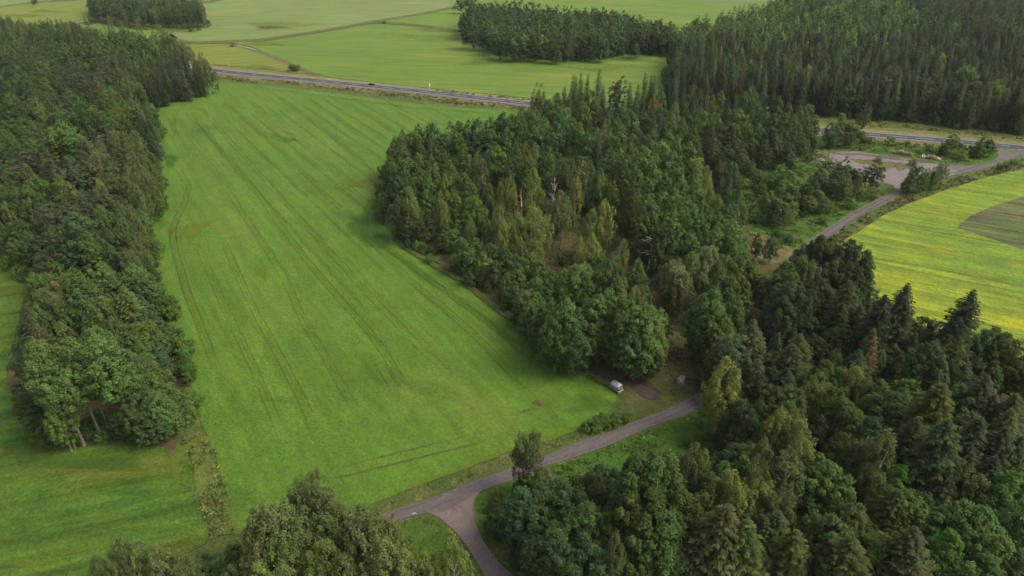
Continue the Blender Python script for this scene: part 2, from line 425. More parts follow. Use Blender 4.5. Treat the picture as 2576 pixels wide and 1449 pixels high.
sheet('meadow', [(1850, 425), (2000, 395), (2100, 440), (2150, 500), (2200, 520), (2150, 545), (2060, 600), (1990, 645), (1900, 640), (1880, 570), (1845, 500)], 0.05, M_meadow, 4, 0.12)
sheet('meadow', [(2170, 350), (2330, 362), (2500, 385), (2490, 412), (2400, 412), (2300, 400), (2200, 385), (2110, 378), (2060, 370)], 0.05, M_meadow, 4, 0.12)
sheet('dry_grass', [(1888, 582), (1925, 590), (1992, 628), (1978, 650), (1940, 665), (1895, 640)], 0.07, M_dry, 3, 0.1)
sheet('dry_grass', [(1540, 960), (1600, 960), (1700, 945), (1790, 950), (1770, 1000), (1700, 1030), (1620, 1060), (1560, 1055), (1560, 1010)], 0.07, mat_rough('trodden_grass', (0.085, 0.085, 0.026), (0.065, 0.085, 0.018), (0.10, 0.075, 0.035), 0.15, 0.5), 3, 0.1)

# verges beside the highway
HW = [(0, 119), (300, 148), (535, 177), (644, 189), (793, 203), (930, 217), (1094, 234), (1288, 256.5), (1342, 262.5), (1650, 291), (1900, 314), (2186, 338.5), (2381, 354.5), (2540, 369), (2750, 389)]
HP = smooth_open([at(*p) for p in HW], 6.0)
dd = np.gradient(HP, axis=0); dd /= np.linalg.norm(dd, axis=1)[:, None]
HN = np.stack([-dd[:, 1], dd[:, 0]], 1)       # to the far side
def strip(name, o1, o2, z, m, kind='structure', i0=0, i1=None, z2=None):
    P = HP[i0:i1]; N_ = HN[i0:i1]; n = len(P)
    V = [(*(P[i] + N_[i] * o1), z) for i in range(n)] + [(*(P[i] + N_[i] * o2), z2 if z2 is not None else z) for i in range(n)]
    F = [(i, i + 1, i + 1 + n, i + n) for i in range(n - 1)]
    return tag(link(name, np_mesh(name, V, F, [m])), kind=kind)
M_verge = mat_rough('verge_grass', (0.150, 0.125, 0.045), (0.110, 0.125, 0.030), (0.165, 0.110, 0.060), 0.09, 0.45)
M_verge2 = mat_rough('yellow_verge', (0.20, 0.18, 0.055), (0.13, 0.15, 0.035), (0.22, 0.18, 0.08), 0.12, 0.3)
strip('verge', -12.0, -4.4, 0.06, M_verge)
strip('verge', 4.2, 9.0, 0.06, M_verge2)
strip('verge', 9.0, 15.0, 0.04, M_verge)
strip('road_shoulder', -5.3, 5.0, 0.10, mat_rough('shoulder_gravel', (0.17, 0.145, 0.10), (0.14, 0.125, 0.08), (0.20, 0.17, 0.12), 0.2, 0.2))
strip('highway', -4.1, 4.1, 0.16, M_hwy)
mk = MB()
S_ = np.concatenate([[0], np.cumsum(np.linalg.norm(np.diff(HP, axis=0), axis=1))])
def on_road(s, off):
    x = np.interp(s, S_, HP[:, 0]); y = np.interp(s, S_, HP[:, 1]); nx = np.interp(s, S_, HN[:, 0]); ny = np.interp(s, S_, HN[:, 1])
    return (x + nx * off, y + ny * off)
def paint(s0, s1, off, w, z=0.166):
    k = max(1, int((s1 - s0) / 6)); pts = [s0 + (s1 - s0) * i / k for i in range(k + 1)]
    V = []
    for s in pts:
        a = on_road(s, off - w / 2); b = on_road(s, off + w / 2); V += [(*a, z), (*b, z)]
    mk.add(V, [(2 * i, 2 * i + 2, 2 * i + 3, 2 * i + 1) for i in range(k)])
def s_of(px):
    q = np.array(at(*px)); return S_[np.argmin(np.linalg.norm(HP - q, axis=1))]
s_first = s_of((795, 203))
s_gap0 = s_of((2480, 363)); 
for off in (-3.55, 3.55):
    paint(0, s_gap0 - 6 if off < 0 else S_[-1], off, 0.22)
s = s_first - 12 * 30
while s < S_[-1]:
    short = s < s_first - 2 or s > s_gap0
    if s > 0: paint(s, min(s + (3.6 if short else 8.6), S_[-1] - 1), 0.0, 0.2)
    s += 12
for k in range(3): paint(s_gap0 + 9 + k * 12, s_gap0 + 12.5 + k * 12, -3.4, 0.2)
tag(mk.build('lane_marking', M_paint), kind='structure')

# lower lane, junction and gravel branch; upper lane and the gravel lot
LANE = [(946, 1299), (1007, 1278), (1069, 1259), (1119, 1240), (1169, 1218), (1231, 1197), (1300, 1174), (1373, 1147), (1438, 1119), (1500, 1096), (1538, 1087), (1588, 1063), (1663, 1037), (1725, 1007), (1788, 972), (1830, 925), (1870, 865), (1897, 808), (1925, 735), (1955, 690), (1982, 657), (2013, 624), (2043, 599), (2081, 574), (2131, 542), (2181, 514), (2225, 494), (2243, 484), (2248, 472), (2235, 462), (2215, 458), (2180, 440), (2150, 425), (2110, 412), (2088, 405), (2083, 390), (2100, 383), (2126, 381), (2181, 387), (2251, 394), (2306, 403), (2381, 414), (2426, 417), (2470, 413), (2498, 404), (2510, 392), (2508, 377), (2600, 388), (2640, 398), (2575, 391), (2543, 400), (2506, 415), (2456, 430), (2394, 443), (2340, 460), (2275, 485), (2231, 511), (2181, 534), (2131, 564), (2071, 604), (2026, 637), (1999, 657), (1975, 700), (1950, 745), (1922, 810), (1897, 872), (1855, 940), (1818, 985), (1780, 1013), (1738, 1039), (1663, 1065), (1613, 1085), (1570, 1104), (1513, 1128), (1438, 1152), (1373, 1173), (1320, 1195), (1288, 1208), (1239, 1224), (1203, 1238), (1168, 1258), (1140, 1275), (1106, 1290), (1074, 1290), (1044, 1298), (976, 1319), (900, 1348), (820, 1385), (700, 1440), (560, 1530), (500, 1520), (650, 1425), (780, 1365), (870, 1325)]
sheet('gravel_branch', [(1070, 1290), (1090, 1262), (1140, 1240), (1200, 1232), (1207, 1240), (1192, 1257), (1187, 1287), (1196, 1324), (1214, 1359), (1244, 1402), (1290, 1449), (1380, 1540), (1270, 1560), (1219, 1449), (1184, 1387), (1159, 1354), (1134, 1329), (1106, 1302), (1088, 1294)], 0.10, M_gravel, 2.0, 0.06)
sheet('lane', LANE, 0.12, M_lane, 2.5, 0.05)
sheet('gravel_lot', [(2083, 390), (2100, 384), (2150, 381), (2200, 389), (2251, 396), (2320, 407), (2400, 425), (2395, 440), (2340, 458), (2290, 478), (2255, 480), (2243, 465), (2200, 455), (2150, 430), (2095, 412)], 0.135, M_lot, 2.0, 0.3)
TI = Soft()
for q in ((2215, 414, 62, 11, 1.0, .1), (2160, 406, 22, 6, .9, .2), (2270, 420, 28, 10, .9, .1), (2100, 387, 14, 4, .5, 0), (2330, 440, 30, 6, .45, -.4), (2090, 404, 8, 10, .6, 0)): TI.blob(q[0], q[1], q[2], q[3], 0.15, q[4], q[5])
TI.build('grass_patches', mat_decal('dry_grass_patch', (0.115, 0.098, 0.036), (0.085, 0.088, 0.026), 0.95, 0.25, 0.7))
TJ = Soft()
for q in ((2230, 397, 70, 4, 1.0, .13), (2320, 408, 40, 4, .8, .1), (2140, 389, 40, 5, .5, 0), (2290, 455, 30, 5, .5, 0)): TJ.blob(q[0], q[1], q[2], q[3], 0.2, q[4], q[5])
TJ.build('mud_patches', mat_decal('wet_mud', (0.085, 0.068, 0.066), (0.11, 0.09, 0.085), 0.8, 0.2, 0.8))
# tracks between the far fields
M_track = mat_road('track_gravel', (0.26, 0.20, 0.15), (0.21, 0.16, 0.12), (0.18, 0.16, 0.09), 0.2)
def lane_strip(name, px, w, z, m):
    P = smooth_open([at(*p) for p in px], 6); d = np.gradient(P, axis=0); d /= np.linalg.norm(d, axis=1)[:, None]
    nn = np.stack([-d[:, 1], d[:, 0]], 1) * (w / 2); n = len(P)
    V = [(*q, z) for q in P + nn] + [(*q, z) for q in P - nn]
    return tag(link(name, np_mesh(name, V, [(i + n, i + 1 + n, i + 1, i) for i in range(n - 1)], [m])), kind='structure')
lane_strip('farm_track', [(-80, 104), (0, 89), (62, 79), (140, 66), (232, 50)], 4.5, 0.28, M_track)
lane_strip('farm_track', [(490, 6), (537, 0), (600, -12), (700, -30)], 5, 0.28, M_track)
lane_strip('farm_track', [(1700, -2), (1780, 1), (1900, 3), (1990, 4)], 7, 0.28, M_lot)

# marks in the fields
z0 = 0.15
T = Soft(); PALE_BANDS = []
def tram(pts, w=0.7, z=z0, amp=0.8, gap=0.95, wp=None):
    PALE_BANDS.append((pts, amp)); T.ribbon(pts, w, z, amp, off=-gap, world_pts=wp); T.ribbon(pts, w, z, amp, off=gap, world_pts=wp)
Wt = [at(553, 250), at(865, 535)]
for px, am in (([(553, 250), (700, 375), (865, 535)], 1.0), ([(689, 235), (760, 286), (856, 362), (900, 400), (960, 458)], 0.75), ([(769, 245), (860, 308), (944, 362), (985, 390)], 0.75), ([(869, 257), (940, 300), (999, 340)], 0.8), ([(969, 270), (1040, 305), (1095, 340)], 0.6),
               ([(620, 247), (700, 312), (800, 398), (900, 490), (960, 540)], 0.55), ([(500, 268), (600, 378), (700, 490), (800, 600), (916, 729), (979, 794), (1069, 886), (1194, 986)], 0.55),
               ([(480, 280), (560, 385), (650, 490), (700, 560), (776, 660), (861, 760), (940, 850), (1011, 960), (1045, 1010)], 0.75), ([(440, 290), (520, 400), (600, 520), (709, 690), (760, 800), (819, 900), (881, 1010), (930, 1075)], 0.5),
               ([(1010, 690), (1056, 727), (1131, 789), (1200, 850), (1288, 941), (1345, 985)], 0.95), ([(880, 560), (950, 625), (1056, 727)], 0.5), ([(560, 600), (620, 740), (694, 880), (756, 1000), (800, 1100)], 0.55), ([(490, 600), (560, 760), (640, 930), (690, 1050), (730, 1150)], 0.45),
               ([(447, 425), (475, 467), (470, 487), (462, 517), (440, 562), (435, 587), (442, 637), (467, 724), (500, 810), (545, 930)], 0.9),
               ([(420, 290), (440, 330), (460, 365), (470, 400)], 0.5), ([(644, 222), (750, 234), (856, 248), (1019, 270), (1194, 284), (1260, 290)], 0.8), ([(550, 225), (470, 262), (440, 290), (438, 330), (452, 372)], 0.45),
               ([(945, 485), (925, 530), (918, 570), (925, 610), (960, 650)], 0.5), ([(965, 490), (950, 530), (944, 570), (952, 600), (985, 635), (1060, 690), (1150, 755), (1250, 830), (1330, 895), (1420, 960)], 0.55)):
    tram(px, amp=am)
for k_ in range(9):
    a_ = np.array(at(560 + 0 * k_, 262)); d_ = np.array([math.sin(math.radians(33.5)), -math.cos(math.radians(33.5))]); n_ = np.array([d_[1], -d_[0]]) * -1
    q_ = a_ + n_ * (k_ * 14 - 20) + d_ * 20; T.ribbon(None, 2.2, z0, 0.42, world_pts=[q_, q_ + d_ * 60, q_ + d_ * (150 - 6 * k_), q_ + d_ * (235 - 14 * k_)])
T.build('wheel_tracks', mat_decal('pressed_crop', (0.038, 0.082, 0.012), (0.062, 0.098, 0.016), 0.27, 0.06, 0.5))
T2 = Soft()
z1 = 0.24
for px, am in (([(700, 1258), (740, 1232), (814, 1201), (900, 1180), (1000, 1155), (1100, 1130), (1200, 1105), (1320, 1060)], 1.0),):
    T2.ribbon(px, 0.9, z1, am * 0.55, off=-1.3); T2.ribbon(px, 0.8, z1, am * 0.45, off=1.6)
for px, am in (([(447, 432), (475, 470)], 0.7), ([(460, 525), (440, 562), (435, 590), (440, 620)], 0.8), ([(448, 640), (467, 724), (490, 790)], 0.5), ([(838, 508), (868, 536)], 0.9), ([(1062, 732), (1120, 782), (1140, 800)], 0.8), ([(940, 890), (975, 950), (1012, 1005)], 0.8), ([(1288, 941), (1310, 958)], 0.6)):
    T2.ribbon(px, 0.5, z1, am, off=-1.0); T2.ribbon(px, 0.5, z1, am, off=1.0)
T2.ribbon([(415, 552), (402, 585), (400, 600)], 0.6, z1, 0.7)
T2.ribbon([(452, 1205), (460, 1240), (465, 1270)], 1.1, z1, 0.8); T2.ribbon([(473, 1200), (482, 1240), (486, 1280), (480, 1340)], 1.3, z1, 0.8)
T2.blob(1350, 1015, 16, 8, z1, 0.8); T2.blob(1325, 1035, 40, 8, z1, 0.45, -0.3)
T2.blob(425, 1118, 30, 18, z1, 1.2); T2.blob(430, 1136, 16, 16, z1, 1.2); T2.blob(420, 1112, 24, 10, z1, 1.2)
T2.ribbon([(462, 1409), (500, 1390), (532, 1376)], 2.6, z1, 1.2); T2.ribbon([(462, 1420), (500, 1402), (525, 1390)], 1.6, z1, 1.0)
T2.blob(680, 70, 50, 5, z1, 0.7); T2.blob(960, 482, 25, 6, z1, 0.5, -0.3); T2.blob(878, 494, 14, 6, z1, 0.4)
T2.build('bare_soil', mat_decal('bare_soil', (0.105, 0.078, 0.042), (0.085, 0.060, 0.034), 0.7, 0.35, 0.75))
T3 = Soft(); z2 = 0.29
for b in ((480, 580, 60, 22, .8, -.3), (660, 660, 25, 10, .6, .9), (560, 860, 30, 12, .4, .9), (720, 335, 50, 14, .35, .3), (910, 465, 60, 12, .9, -.1), (660, 690, 30, 16, .8, .9), (880, 470, 60, 16, .3, 0), (760, 830, 70, 20, .35, .4), (1000, 600, 20, 20, 0.2, 0), (380, 590, 10, 22, .9, 0), (400, 480, 8, 60, .6, 0.1), (470, 1130, 15, 8, .6, 0),
          (300, 1200, 120, 10, .6, -.1), (260, 1310, 90, 12, .7, -.1), (210, 1385, 120, 10, .7, -.05), (360, 1190, 60, 8, .7, 0), (60, 1420, 120, 12, .6, 0), (440, 1180, 16, 60, .7, -.2), (20, 1355, 30, 12, .7, 0), (340, 1330, 60, 10, .7, 0), (480, 1010, 14, 90, .5, -.2), (455, 880, 12, 70, .5, -.25), (420, 760, 12, 60, .5, -.2),
          (700, 65, 120, 14, .5, 0), (660, 112, 70, 8, .8, 0), (1120, 78, 100, 5, 1.0, .08), (1060, 95, 120, 10, .5, .1), (1560, 170, 100, 10, .5, 0), (1480, 176, 90, 5, .6, .1), (660, 170, 60, 5, .6, .1), (1600, 62, 120, 6, .4, 0), (60, 40, 70, 6, .7, 0), (120, 30, 60, 6, .6, 0)):
    T3.blob(b[0], b[1], b[2], b[3], z2, b[4], b[5])
T3.ribbon([(931, 1266), (1044, 1222), (1106, 1199), (1169, 1178), (1244, 1148), (1320, 1118), (1400, 1097), (1470, 1073), (1540, 1040)], 1.8, z2, 0.9)
T3.ribbon([(1540, 975), (1468, 934), (1388, 878), (1325, 832), (1194, 729), (1100, 672), (1020, 622)], 1.6, z2, 0.5)
for q_, am_ in PALE_BANDS:
    T3.ribbon(q_, 1.5, z2, 0.5 * am_ + .1, off=0.2); T3.ribbon(q_, 1.0, z2, 0.35 * am_, off=2.2)
T3.build('yellowed_crop', mat_decal('yellowed_crop', (0.128, 0.165, 0.014), (0.118, 0.148, 0.018), 0.45, 0.05, 0.8))
T4 = Soft(); z3 = 0.45  # lush crop patches, plus shade painted onto the fields beside the woods
for b in ((935, 570, 55, 75, .9, 0), (1060, 690, 130, 18, .5, .62), (1200, 790, 140, 16, .45, .65), (430, 405, 20, 22, .8, 0), (720, 1010, 60, 20, .4, 0), (250, 1170, 170, 22, .9, 0), (60, 1130, 60, 60, .6, 0), (520, 330, 40, 20, .4, 0), (1490, 1020, 90, 30, .5, 0), (600, 1260, 40, 60, .4, 0), (330, 1240, 90, 12, .5, 0), (880, 545, 60, 16, .4, .3), (700, 350, 60, 14, .4, .2), (1000, 960, 200, 40, .25, .3),
          (1570, 150, 100, 8, .5, 0), (1250, 140, 60, 14, .6, .4), (1200, 160, 60, 8, .3, 0)):
    T4.blob(b[0], b[1], b[2], b[3], z3, b[4], b[5])
T4.build('lush_crop_shade_tint', mat_decal('lush_crop_shade_tint', (0.038, 0.096, 0.013), (0.044, 0.104, 0.014), 0.5, 0.04, 0.7, ROW, 0.3))
TD = Soft()
TD.ribbon([(1560, 1000), (1548, 986), (1500, 960), (1440, 920), (1390, 884), (1330, 840), (1250, 782), (1170, 718), (1131, 695), (1069, 658), (1008, 620), (988, 592), (980, 560)], (3.0, 2.2), 0.70, 0.9, off=-0.3)
TD.blob(1090, 655, 26, 9, 0.70, 1.0, .6); TD.blob(1510, 960, 30, 10, 0.70, .8, .6); TD.blob(1275, 790, 20, 8, .7, .8, .7); TD.blob(1130, 690, 26, 8, .7, .7, .6)
TD.build('dry_margin', mat_decal('dry_margin', (0.098, 0.090, 0.030), (0.075, 0.088, 0.022), 0.7, 0.25, 0.9))
T5 = Soft()
T5.blob(1618, 976, 52, 22, 0.085, 1.0, 0.45); T5.blob(1600, 962, 36, 14, 0.085, 0.9, 0.3); T5.blob(1640, 998, 26, 10, 0.085, 1.0, 0.1); T5.blob(1625, 985, 44, 18, 0.085, 1.2, 0.45); T5.blob(1700, 950, 16, 6, 0.085, .9, 0.2)
T5.build('dark_soil', mat_decal('dark_soil', (0.052, 0.036, 0.031), (0.080, 0.055, 0.040), 0.9, 0.3, 0.8))
T6 = Soft()
for px in ([(946, 1302), (1069, 1264), (1169, 1224), (1231, 1204), (1373, 1153), (1500, 1102), (1663, 1042), (1785, 985)], [(990, 1312), (1069, 1285), (1150, 1250), (1240, 1215), (1373, 1166), (1513, 1118), (1663, 1058), (1780, 1005)]):
    T6.ribbon(px, 1.0, 0.128, 0.7)
for px in ([(1990, 650), (2131, 548), (2240, 492)], [(2005, 652), (2145, 553), (2262, 487)], [(2260, 478), (2330, 450), (2420, 430), (2520, 400)]):
    T6.ribbon(px, 1.0, 0.145, 0.6)
T6.build('wheel_wear', mat_decal('wheel_wear', (0.115, 0.092, 0.098), (0.13, 0.105, 0.10), 0.75, 0.15, 0.6))
T7 = Soft()
T7.ribbon([(1090, 1275), (1140, 1262), (1180, 1262)], 6, 0.132, 0.9); T7.ribbon([(1175, 1252), (1185, 1300), (1195, 1330)], 4.5, 0.132, 1.0)
T7.ribbon([(1085, 1268), (1160, 1252)], 2.5, 0.134, 0.6)
T7.build('gravel_apron', mat_decal('gravel_spread', (0.150, 0.108, 0.092), (0.19, 0.14, 0.12), 0.8, 0.3, 0.5))

# ------------------------------------------------------------------ tree prototypes
def leaf_quads(C, Nrm, size, rng, elong=1.3):
    """one small rhombus per centre"""
    n = len(C)
    Nn = Nrm / (np.linalg.norm(Nrm, axis=1)[:, None] + 1e-9)
    r = rng.normal(size=(n, 3)); A = np.cross(Nn, r); A /= np.linalg.norm(A, axis=1)[:, None] + 1e-9
    B = np.cross(Nn, A)
    sz = size * rng.uniform(0.6, 1.35, n)[:, None]
    V = np.stack([C - A * sz * elong * .5, C - B * sz * .5 + A * sz * .1, C + A * sz * elong * .5, C + B * sz * .5 + A * sz * .1], 1).reshape(-1, 3)
    return V, np.arange(n * 4).reshape(n, 4)

def tints(n, rng, puff=None, v=0.22, h=0.10):
    g = 1 + rng.uniform(-v, v, n)
    if puff is not None: g = g * puff
    t = rng.normal(0, h, n)
    c = np.stack([g * (1 + t), g * (1 + 0.25 * t), g * (1 - 0.3 * t)], 1)
    return np.repeat(np.clip(c, 0.25, 2.4), 4, 0)

def crown_broad(rng, H, R, base, n_puff, n_leaf, leaf, droop=0.0, flat=1.1, pr=None, wide=1.0, gap=0.0, leaders=(4, 8), peak=0.42, low=0.75, tuft=0.45):
    """an uneven crown of several upright leaders, each carrying leaf tufts on its outside"""
    nl = int(rng.integers(*leaders))
    lob = [(rng.uniform(0, 6.28), rng.uniform(0.38, 0.66) * R, rng.uniform(0.66, 0.95), rng.uniform(0.36, 0.58) * R) for _ in range(nl)]
    lob[0] = (lob[0][0], 0.08 * R, 1.0, 0.64 * R)
    a0 = rng.uniform(0, 6.28)
    for k in range(1, nl): lob[k] = (a0 + k * 6.283 / (nl - 1) + rng.normal(0, 0.35), *lob[k][1:])
    ww = np.array([l[3] ** 2 * l[2] for l in lob]); ww /= ww.sum()
    pr0 = pr or R * 0.17
    PC = []; PR = []
    for _ in range(n_puff):
        a, d, hh, r = lob[rng.choice(nl, p=ww)]
        b0 = base if d < 0.2 * R else base + (hh * H - base) * rng.uniform(0, 0.12)
        t_ = rng.uniform(0.0, 1.0) ** low
        f = math.sin(math.pi * min(1, max(0.02, t_)) ** (math.log(0.5) / math.log(peak))) ** 0.62
        rr = r * wide * f * rng.uniform(0.55, 1.0) ** 0.5
        th = rng.uniform(0, 6.28)
        PC.append((math.cos(a) * d * (0.6 + 0.4 * t_) + math.cos(th) * rr, math.sin(a) * d * (0.6 + 0.4 * t_) + math.sin(th) * rr, b0 + (hh * H - b0) * t_))
        PR.append(pr0 * rng.uniform(0.65, 1.4))
    PC = np.array(PC); PR = np.array(PR)
    if gap:
        keep = rng.uniform(size=len(PC)) > gap; PC = PC[keep]; PR = PR[keep]
    k = max(3, n_leaf // len(PC))
    cen = np.array([0, 0, base + (H - base) * 0.35])
    out = PC - cen; out[:, 2] *= 0.6; out /= np.linalg.norm(out, axis=1)[:, None] + 1e-9
    C = []; Nn = []; pf = []
    ptone = rng.uniform(0.80, 1.22, len(PC))
    for i in range(len(PC)):
        u = rng.normal(size=(k, 3)) + out[i] * 0.6 + np.array([0, 0, 0.45]); u /= np.linalg.norm(u, axis=1)[:, None]
        rr = rng.uniform(0.2, 1.0, k)[:, None] ** 0.6
        # a tuft: drawn out along the twig that carries it
        ax = out[i] * 0.7 + np.array([0, 0, 0.6]); ax /= np.linalg.norm(ax)
        p = PC[i] + u * rr * PR[i] * np.array([1, 1, flat]) + ax * (rng.uniform(-1, 1, k)[:, None]) * PR[i] * tuft
        if droop: p[:, 2] -= rng.uniform(0, 1, k) ** 1.5 * droop
        C.append(p); Nn.append(u * (0.8 if not droop else 0.5) + out[i] * 0.3 + rng.normal(size=(k, 3)) * 0.4 + np.array([0, 0, 0.3])); pf.append(np.full(k, ptone[i]))
    C = np.vstack(C); Nn = np.vstack(Nn); pf = np.concatenate(pf)
    V, F = leaf_quads(C, Nn, leaf, rng)
    return V, F, tints(len(C), rng, pf), PC

def crown_spruce(rng, H, R, base, levels, nb, seg, leaf, dens=1.0, ragged=0.2):
    C = []; Nn = []; T_ = []; S = []
    for l in range(levels):
        t = l / (levels - 1); z = base + (H - base) * t ** 0.92
        L = R * (1 - t) ** 0.74 * (0.7 + 0.3 * min(1, t * 6)) + 0.22
        L *= rng.uniform(1 - ragged, 1 + ragged * 0.6)
        m = max(3, int(nb * (0.5 + 0.5 * (1 - t)))); a0 = rng.uniform(0, 6.28)
        for b in range(m):
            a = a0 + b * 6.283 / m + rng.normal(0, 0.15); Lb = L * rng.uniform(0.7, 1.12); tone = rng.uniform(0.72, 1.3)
            sg = max(2, int(seg * Lb / R + 1))
            for q in range(sg):
                f = (q + 0.6) / sg
                dz = -0.42 * Lb * f ** 1.2 + 0.16 * Lb * max(0, f - 0.55) * 2
                for side in (((-1.5, -0.6, 0.3, 1.1) if dens > 1 else (-1, 1)) if q % 2 or dens > 1 else (0,)):
                    wd = 0.17 * Lb * (1 - f * 0.6) * side
                    x = math.cos(a) * Lb * f - math.sin(a) * wd; y = math.sin(a) * Lb * f + math.cos(a) * wd
                    C.append((x, y, z + dz - abs(wd) * 0.5)); Nn.append((math.cos(a) * 0.7 - math.sin(a) * side * 0.8, math.sin(a) * 0.7 + math.cos(a) * side * .8, 1.0))
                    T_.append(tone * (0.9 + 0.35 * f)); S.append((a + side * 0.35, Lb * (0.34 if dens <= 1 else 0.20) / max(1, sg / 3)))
    C = np.array(C); Nn = np.array(Nn) + rng.normal(0, 0.25, (len(C), 3)); T_ = np.array(T_); S = np.array(S)
    # elongated sprays pointing outwards and down
    d = np.stack([np.cos(S[:, 0]), np.sin(S[:, 0]), np.full(len(C), -0.42)], 1) + rng.normal(0, 0.22, (len(C), 3)); d /= np.linalg.norm(d, axis=1)[:, None]
    Nn /= np.linalg.norm(Nn, axis=1)[:, None]; B = np.cross(Nn, d); B /= np.linalg.norm(B, axis=1)[:, None] + 1e-9
    ln = (S[:, 1] + leaf)[:, None] * rng.uniform(0.7, 1.3, len(C))[:, None]; wd = leaf * rng.uniform(0.45, 0.85, len(C))[:, None]
    V = np.stack([C - d * ln * .5, C - B * wd * .5, C + d * ln * .6, C + B * wd * .5], 1).reshape(-1, 3)
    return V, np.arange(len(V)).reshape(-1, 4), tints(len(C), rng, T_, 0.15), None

def trunk_mesh(name, rng, H, r, bark, limbs=None, nlimb=8, lean=0.02, hmin=0.3, thin=1.0, clear_=0.15):
    m = MB()
    bx, by = rng.normal(0, lean * H, 2)
    hs = np.linspace(0, H * 0.96, 6)
    path = [(bx * (h / H) ** 2, by * (h / H) ** 2, h - (0.4 if h == 0 else 0)) for h in hs]
    m.tube(path, [r * (1 - 0.86 * h / H) * (1.25 if h == 0 else 1) for h in hs], 6)
    if limbs is not None and len(limbs):
        L = limbs[limbs[:, 2] > H * hmin]
        if len(L) > nlimb: L = L[rng.choice(len(L), nlimb, replace=False)]
        for q in L:
            d = math.hypot(q[0], q[1]); z0_ = max(H * clear_, q[2] - d * rng.uniform(0.7, 1.2)); t = z0_ / H
            s_ = Vector((bx * t * t, by * t * t, z0_)); e = Vector(q); mid = s_.lerp(e, 0.5) + Vector((0, 0, -0.06 * d))
            rr = r * (1 - 0.8 * t) * 0.5 * thin
            m.tube([s_, mid, e], [rr, rr * 0.6, rr * 0.15], 4, False)
    me = bpy.data.meshes.new(name); me.from_pydata(m.v, [], m.f); me.materials.append(bark); me.update(); return me

PROTO = {}     # (kind, lod) -> list of (trunk mesh, crown mesh, H, R, raw arrays)
def proto(kind, lod, seed):
    rng = np.random.default_rng(seed * 7 + 3)
    L = (2.2, 0.75, 0.12)[lod]; ls = (0.66, 1.02, 2.2)[lod]
    N_ = (1.0, 0.62, 0.22)[lod]; PK = (1.0, 1.2, 1.75)[lod]
    if kind == 'B':
        H, R = 20.0, 4.6; v = seed % 4
        V, F, c, pc = crown_broad(rng, H, R, (2.2, 3.4, 1.6, 2.6)[v], int((270, 230, 300, 250)[v] * N_), int(6400 * L), 0.42 * ls, pr=R * 0.155 * PK, wide=(1.12, 1.05, 1.2, 1.1)[v], peak=(0.42, 0.5, 0.36, 0.45)[v])
        nl = 10
    elif kind == 'H':      # tall aspen on a long bare stem
        H, R = 22.0, 4.4
        V, F, c, pc = crown_broad(rng, H, R, 9.0, int(230 * N_), int(6000 * L), 0.40 * ls, wide=1.12, pr=R * 0.16 * PK, peak=0.5); nl = 10
    elif kind == 'I':
        H, R = 19.0, 3.5
        V, F, c, pc = crown_broad(rng, H, R, 3.4, int(150 * N_), int(3300 * L), 0.32 * ls, droop=1.7, pr=R * 0.17 * PK, wide=1.12, gap=0.15, peak=0.45, leaders=(2, 5), tuft=0.3); nl = 22
    elif kind == 'P':
        H, R = 19.0, 4.0
        V, F, c, pc = crown_broad(rng, H, R, 4.0, int(120 * N_), int(4600 * L), 0.36 * ls, pr=R * 0.19 * PK, flat=0.55, wide=1.12, gap=0.08, peak=0.5, tuft=0.2); nl = 14
    elif kind == 'S':
        H, R = 22.0, 3.6
        lv, nb, sg = ((38, 14, 8), (30, 12, 6), (16, 8, 3))[lod]
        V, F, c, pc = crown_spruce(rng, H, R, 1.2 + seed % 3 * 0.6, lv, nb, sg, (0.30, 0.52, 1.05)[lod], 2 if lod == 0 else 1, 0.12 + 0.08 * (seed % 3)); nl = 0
    elif kind == 'U':      # shrub
        H, R = 4.0, 2.4
        V, F, c, pc = crown_broad(rng, H, R, 0.1, int(60 * N_), int(1500 * L), 0.28 * ls, pr=R * 0.22 * PK, wide=1.2, peak=0.5); nl = 5
    bark = BARK.get(kind, BARK['B'])
    r = {'B': .26, 'H': .28, 'I': .17, 'P': .22, 'S': .24, 'U': .07}[kind]
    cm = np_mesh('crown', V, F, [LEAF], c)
    tm = trunk_mesh('trunk', rng, H * (0.97 if kind in 'SP' else 0.9), r, bark, pc, nl if lod < 2 else 0, 0.015 if kind == 'S' else 0.03, thin=1.5 if kind == 'I' else 1.0, hmin=0.45 if kind == 'H' else 0.3, clear_=0.42 if kind == 'H' else 0.15)
    return (tm, cm, float(np.percentile(V[:, 2], 99.7)), float(np.percentile(np.hypot(V[:, 0], V[:, 1]), 95)) * 1.04, V, F, c)
NV = 4
def get_proto(kind, lod, seed):
    key = (kind, lod)
    if key not in PROTO: PROTO[key] = {}
    if seed not in PROTO[key]: PROTO[key][seed] = proto(kind, lod, seed)
    return PROTO[key][seed]

# foliage tones (albedo)
TONE = {'B': dict(d=(.036, .056, .019), m=(.051, .081, .021), l=(.061, .098, .025), b=(.041, .068, .025), o=(.058, .075, .024), v=(.052, .106, .018)),
        'I': dict(d=(.048, .060, .024), m=(.057, .078, .023), l=(.086, .102, .025), o=(.062, .077, .026), b=(.050, .068, .026), r=(.076, .078, .030), v=(.080, .115, .018)),
        'S': dict(d=(.021, .032, .015), m=(.031, .045, .017), l=(.046, .059, .016), o=(.040, .045, .019), b=(.026, .040, .021), r=(.068, .056, .021)),
        'P': dict(d=(.036, .047, .024), m=(.046, .060, .024), l=(.058, .070, .025), o=(.043, .053, .026), b=(.040, .058, .029)),
        'U': dict(d=(.036, .062, .018), m=(.052, .088, .018), l=(.078, .112, .020), b=(.044, .073, .026), o=(.074, .082, .026))}
TONE['H'] = TONE['B']
WORDT = dict(d='dark green', m='mid green', l='pale green', b='blue green', o='olive brown', r='rusty brown', v='bright green')
